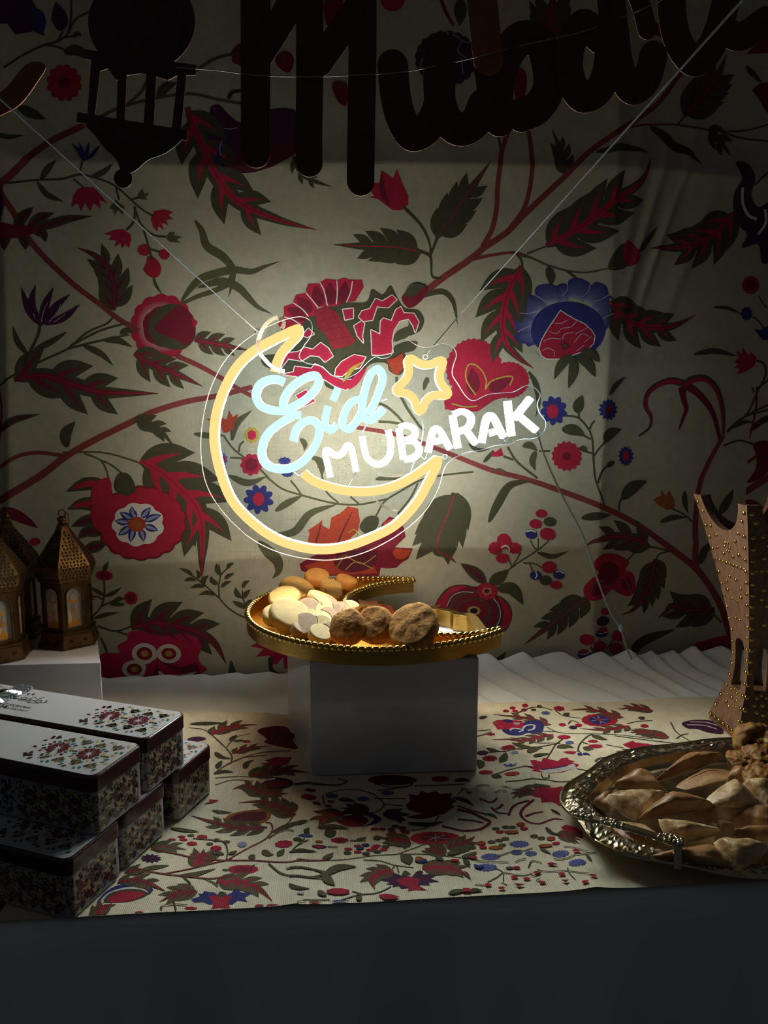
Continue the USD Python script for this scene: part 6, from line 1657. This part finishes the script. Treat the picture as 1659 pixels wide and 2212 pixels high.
def put_samosa(lab, corners, thick, seed, material=pastry, curl=0.0, grp=None):
    P = [onz(*MP(x, y), ZP + z) for x, y, z in corners]; c = np.mean(P, 0); P = [c + (q - c) * np.array([1.13, 1.13, 1.0]) for q in P]; thick *= 1.08
    o = thing('samosa', lab, 'samosa', (c[0], c[1], c[2]), 0, grp)
    mesh(o, 'pastry_shell', samosa(*P, thick, seed, curl=curl), material, True, world=o)
for row in (
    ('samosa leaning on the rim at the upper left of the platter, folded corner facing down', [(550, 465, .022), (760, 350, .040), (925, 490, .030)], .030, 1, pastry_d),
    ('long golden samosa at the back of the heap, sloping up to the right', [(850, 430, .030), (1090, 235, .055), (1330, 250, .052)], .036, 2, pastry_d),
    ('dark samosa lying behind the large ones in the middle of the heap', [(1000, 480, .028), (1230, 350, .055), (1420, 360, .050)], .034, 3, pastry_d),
    ('large pale samosa with a black-edged tip at the left of the heap', [(490, 545, .042), (920, 505, .046), (740, 705, .030)], .030, 4, pastry),
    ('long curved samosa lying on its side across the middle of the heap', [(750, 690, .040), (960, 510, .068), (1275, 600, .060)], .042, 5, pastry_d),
    ('large pale samosa standing with one point straight up, right of centre', [(1425, 395, .085), (1195, 590, .045), (1590, 610, .046)], .036, 6, pastry),
    ('narrow orange samosa squeezed against the left wall of the platter', [(405, 590, .014), (540, 500, .030), (520, 640, .016)], .020, 7, pastry_d),
    ('pale three-cornered samosa with a flap, in front of the curved one', [(885, 700, .050), (1320, 790, .042), (990, 880, .028)], .034, 8, pastry),
    ('small samosa end showing between the two front rows', [(1240, 740, .036), (1420, 790, .034), (1300, 840, .030)], .028, 9, pastry),
    ('plump pale samosa at the front right corner of the view', [(1275, 855, .048), (1660, 900, .046), (1440, 1075, .028)], .036, 10, pastry),
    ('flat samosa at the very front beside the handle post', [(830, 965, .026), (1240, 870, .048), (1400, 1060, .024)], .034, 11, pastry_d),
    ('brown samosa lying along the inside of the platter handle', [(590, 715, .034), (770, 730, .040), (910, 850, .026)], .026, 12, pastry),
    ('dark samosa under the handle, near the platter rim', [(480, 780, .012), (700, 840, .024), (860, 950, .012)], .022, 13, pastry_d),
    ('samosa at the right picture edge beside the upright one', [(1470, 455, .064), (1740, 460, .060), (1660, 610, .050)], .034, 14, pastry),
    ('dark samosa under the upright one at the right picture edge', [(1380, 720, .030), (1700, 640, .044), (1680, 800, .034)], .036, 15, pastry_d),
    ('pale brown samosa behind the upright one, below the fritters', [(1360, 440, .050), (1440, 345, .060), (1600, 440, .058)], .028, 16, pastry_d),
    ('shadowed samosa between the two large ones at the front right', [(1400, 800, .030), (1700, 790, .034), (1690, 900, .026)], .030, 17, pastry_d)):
    put_samosa(row[0], row[1], row[2], row[3], row[4])
frit = mat('fritter_crust', {'g': ('texture_coordinate', {}), 'n': ('noise_texture', {'scale': 70, 'detail': 5}), 'r': ('rgb_ramp', {'ramp': [(0.3, lin('4a2810')), (0.48, lin('8a5420')), (0.62, lin('86702e')), (0.8, lin('b88840'))]}), 'p': ('principled_bsdf', {'roughness': .6})},
           [('g.object', 'n.vector'), ('n.fac', 'r.fac'), ('r.color', 'p.base_color')])
def fritter(r, seed, ring=False):
    if ring: m = trimesh.creation.torus(r * .62, r * .38, 40, 20)
    else: m = trimesh.creation.icosphere(4, r); m.vertices *= [1.1, 1, .72]
    m.vertices += m.vertex_normals * ((meshkit.fbm(m.vertices * 120 + seed * 3.3, 4, seed) - .5)[:, None] * r * .5); return m
for lab, (x, y), z, r, rot, ring, sd in (
    ('dark ring-shaped fritter standing on its edge beside the incense burner', (1555, 150), .072, .034, (68, 10, -8), True, 1),
    ('greenish fritter below the ring-shaped one', (1600, 250), .060, .027, (0, 0, 0), False, 2), ('brown fritter at the picture edge above the others', (1660, 130), .075, .032, (0, 0, 0), False, 3),
    ('greenish yellow fritter at the right picture edge behind the samosas', (1620, 400), .066, .028, (0, 0, 40), False, 4), ('lower brown fritter hidden under the ring-shaped one', (1480, 275), .050, .024, (0, 0, 10), False, 5)):
    o = thing('fritter', lab, 'fritter', onz(*MP(x, y), ZP + z), 0); m = fritter(r, sd, ring); m.apply_transform(rotm(*rot)); mesh(o, 'crust', m, frit, True)
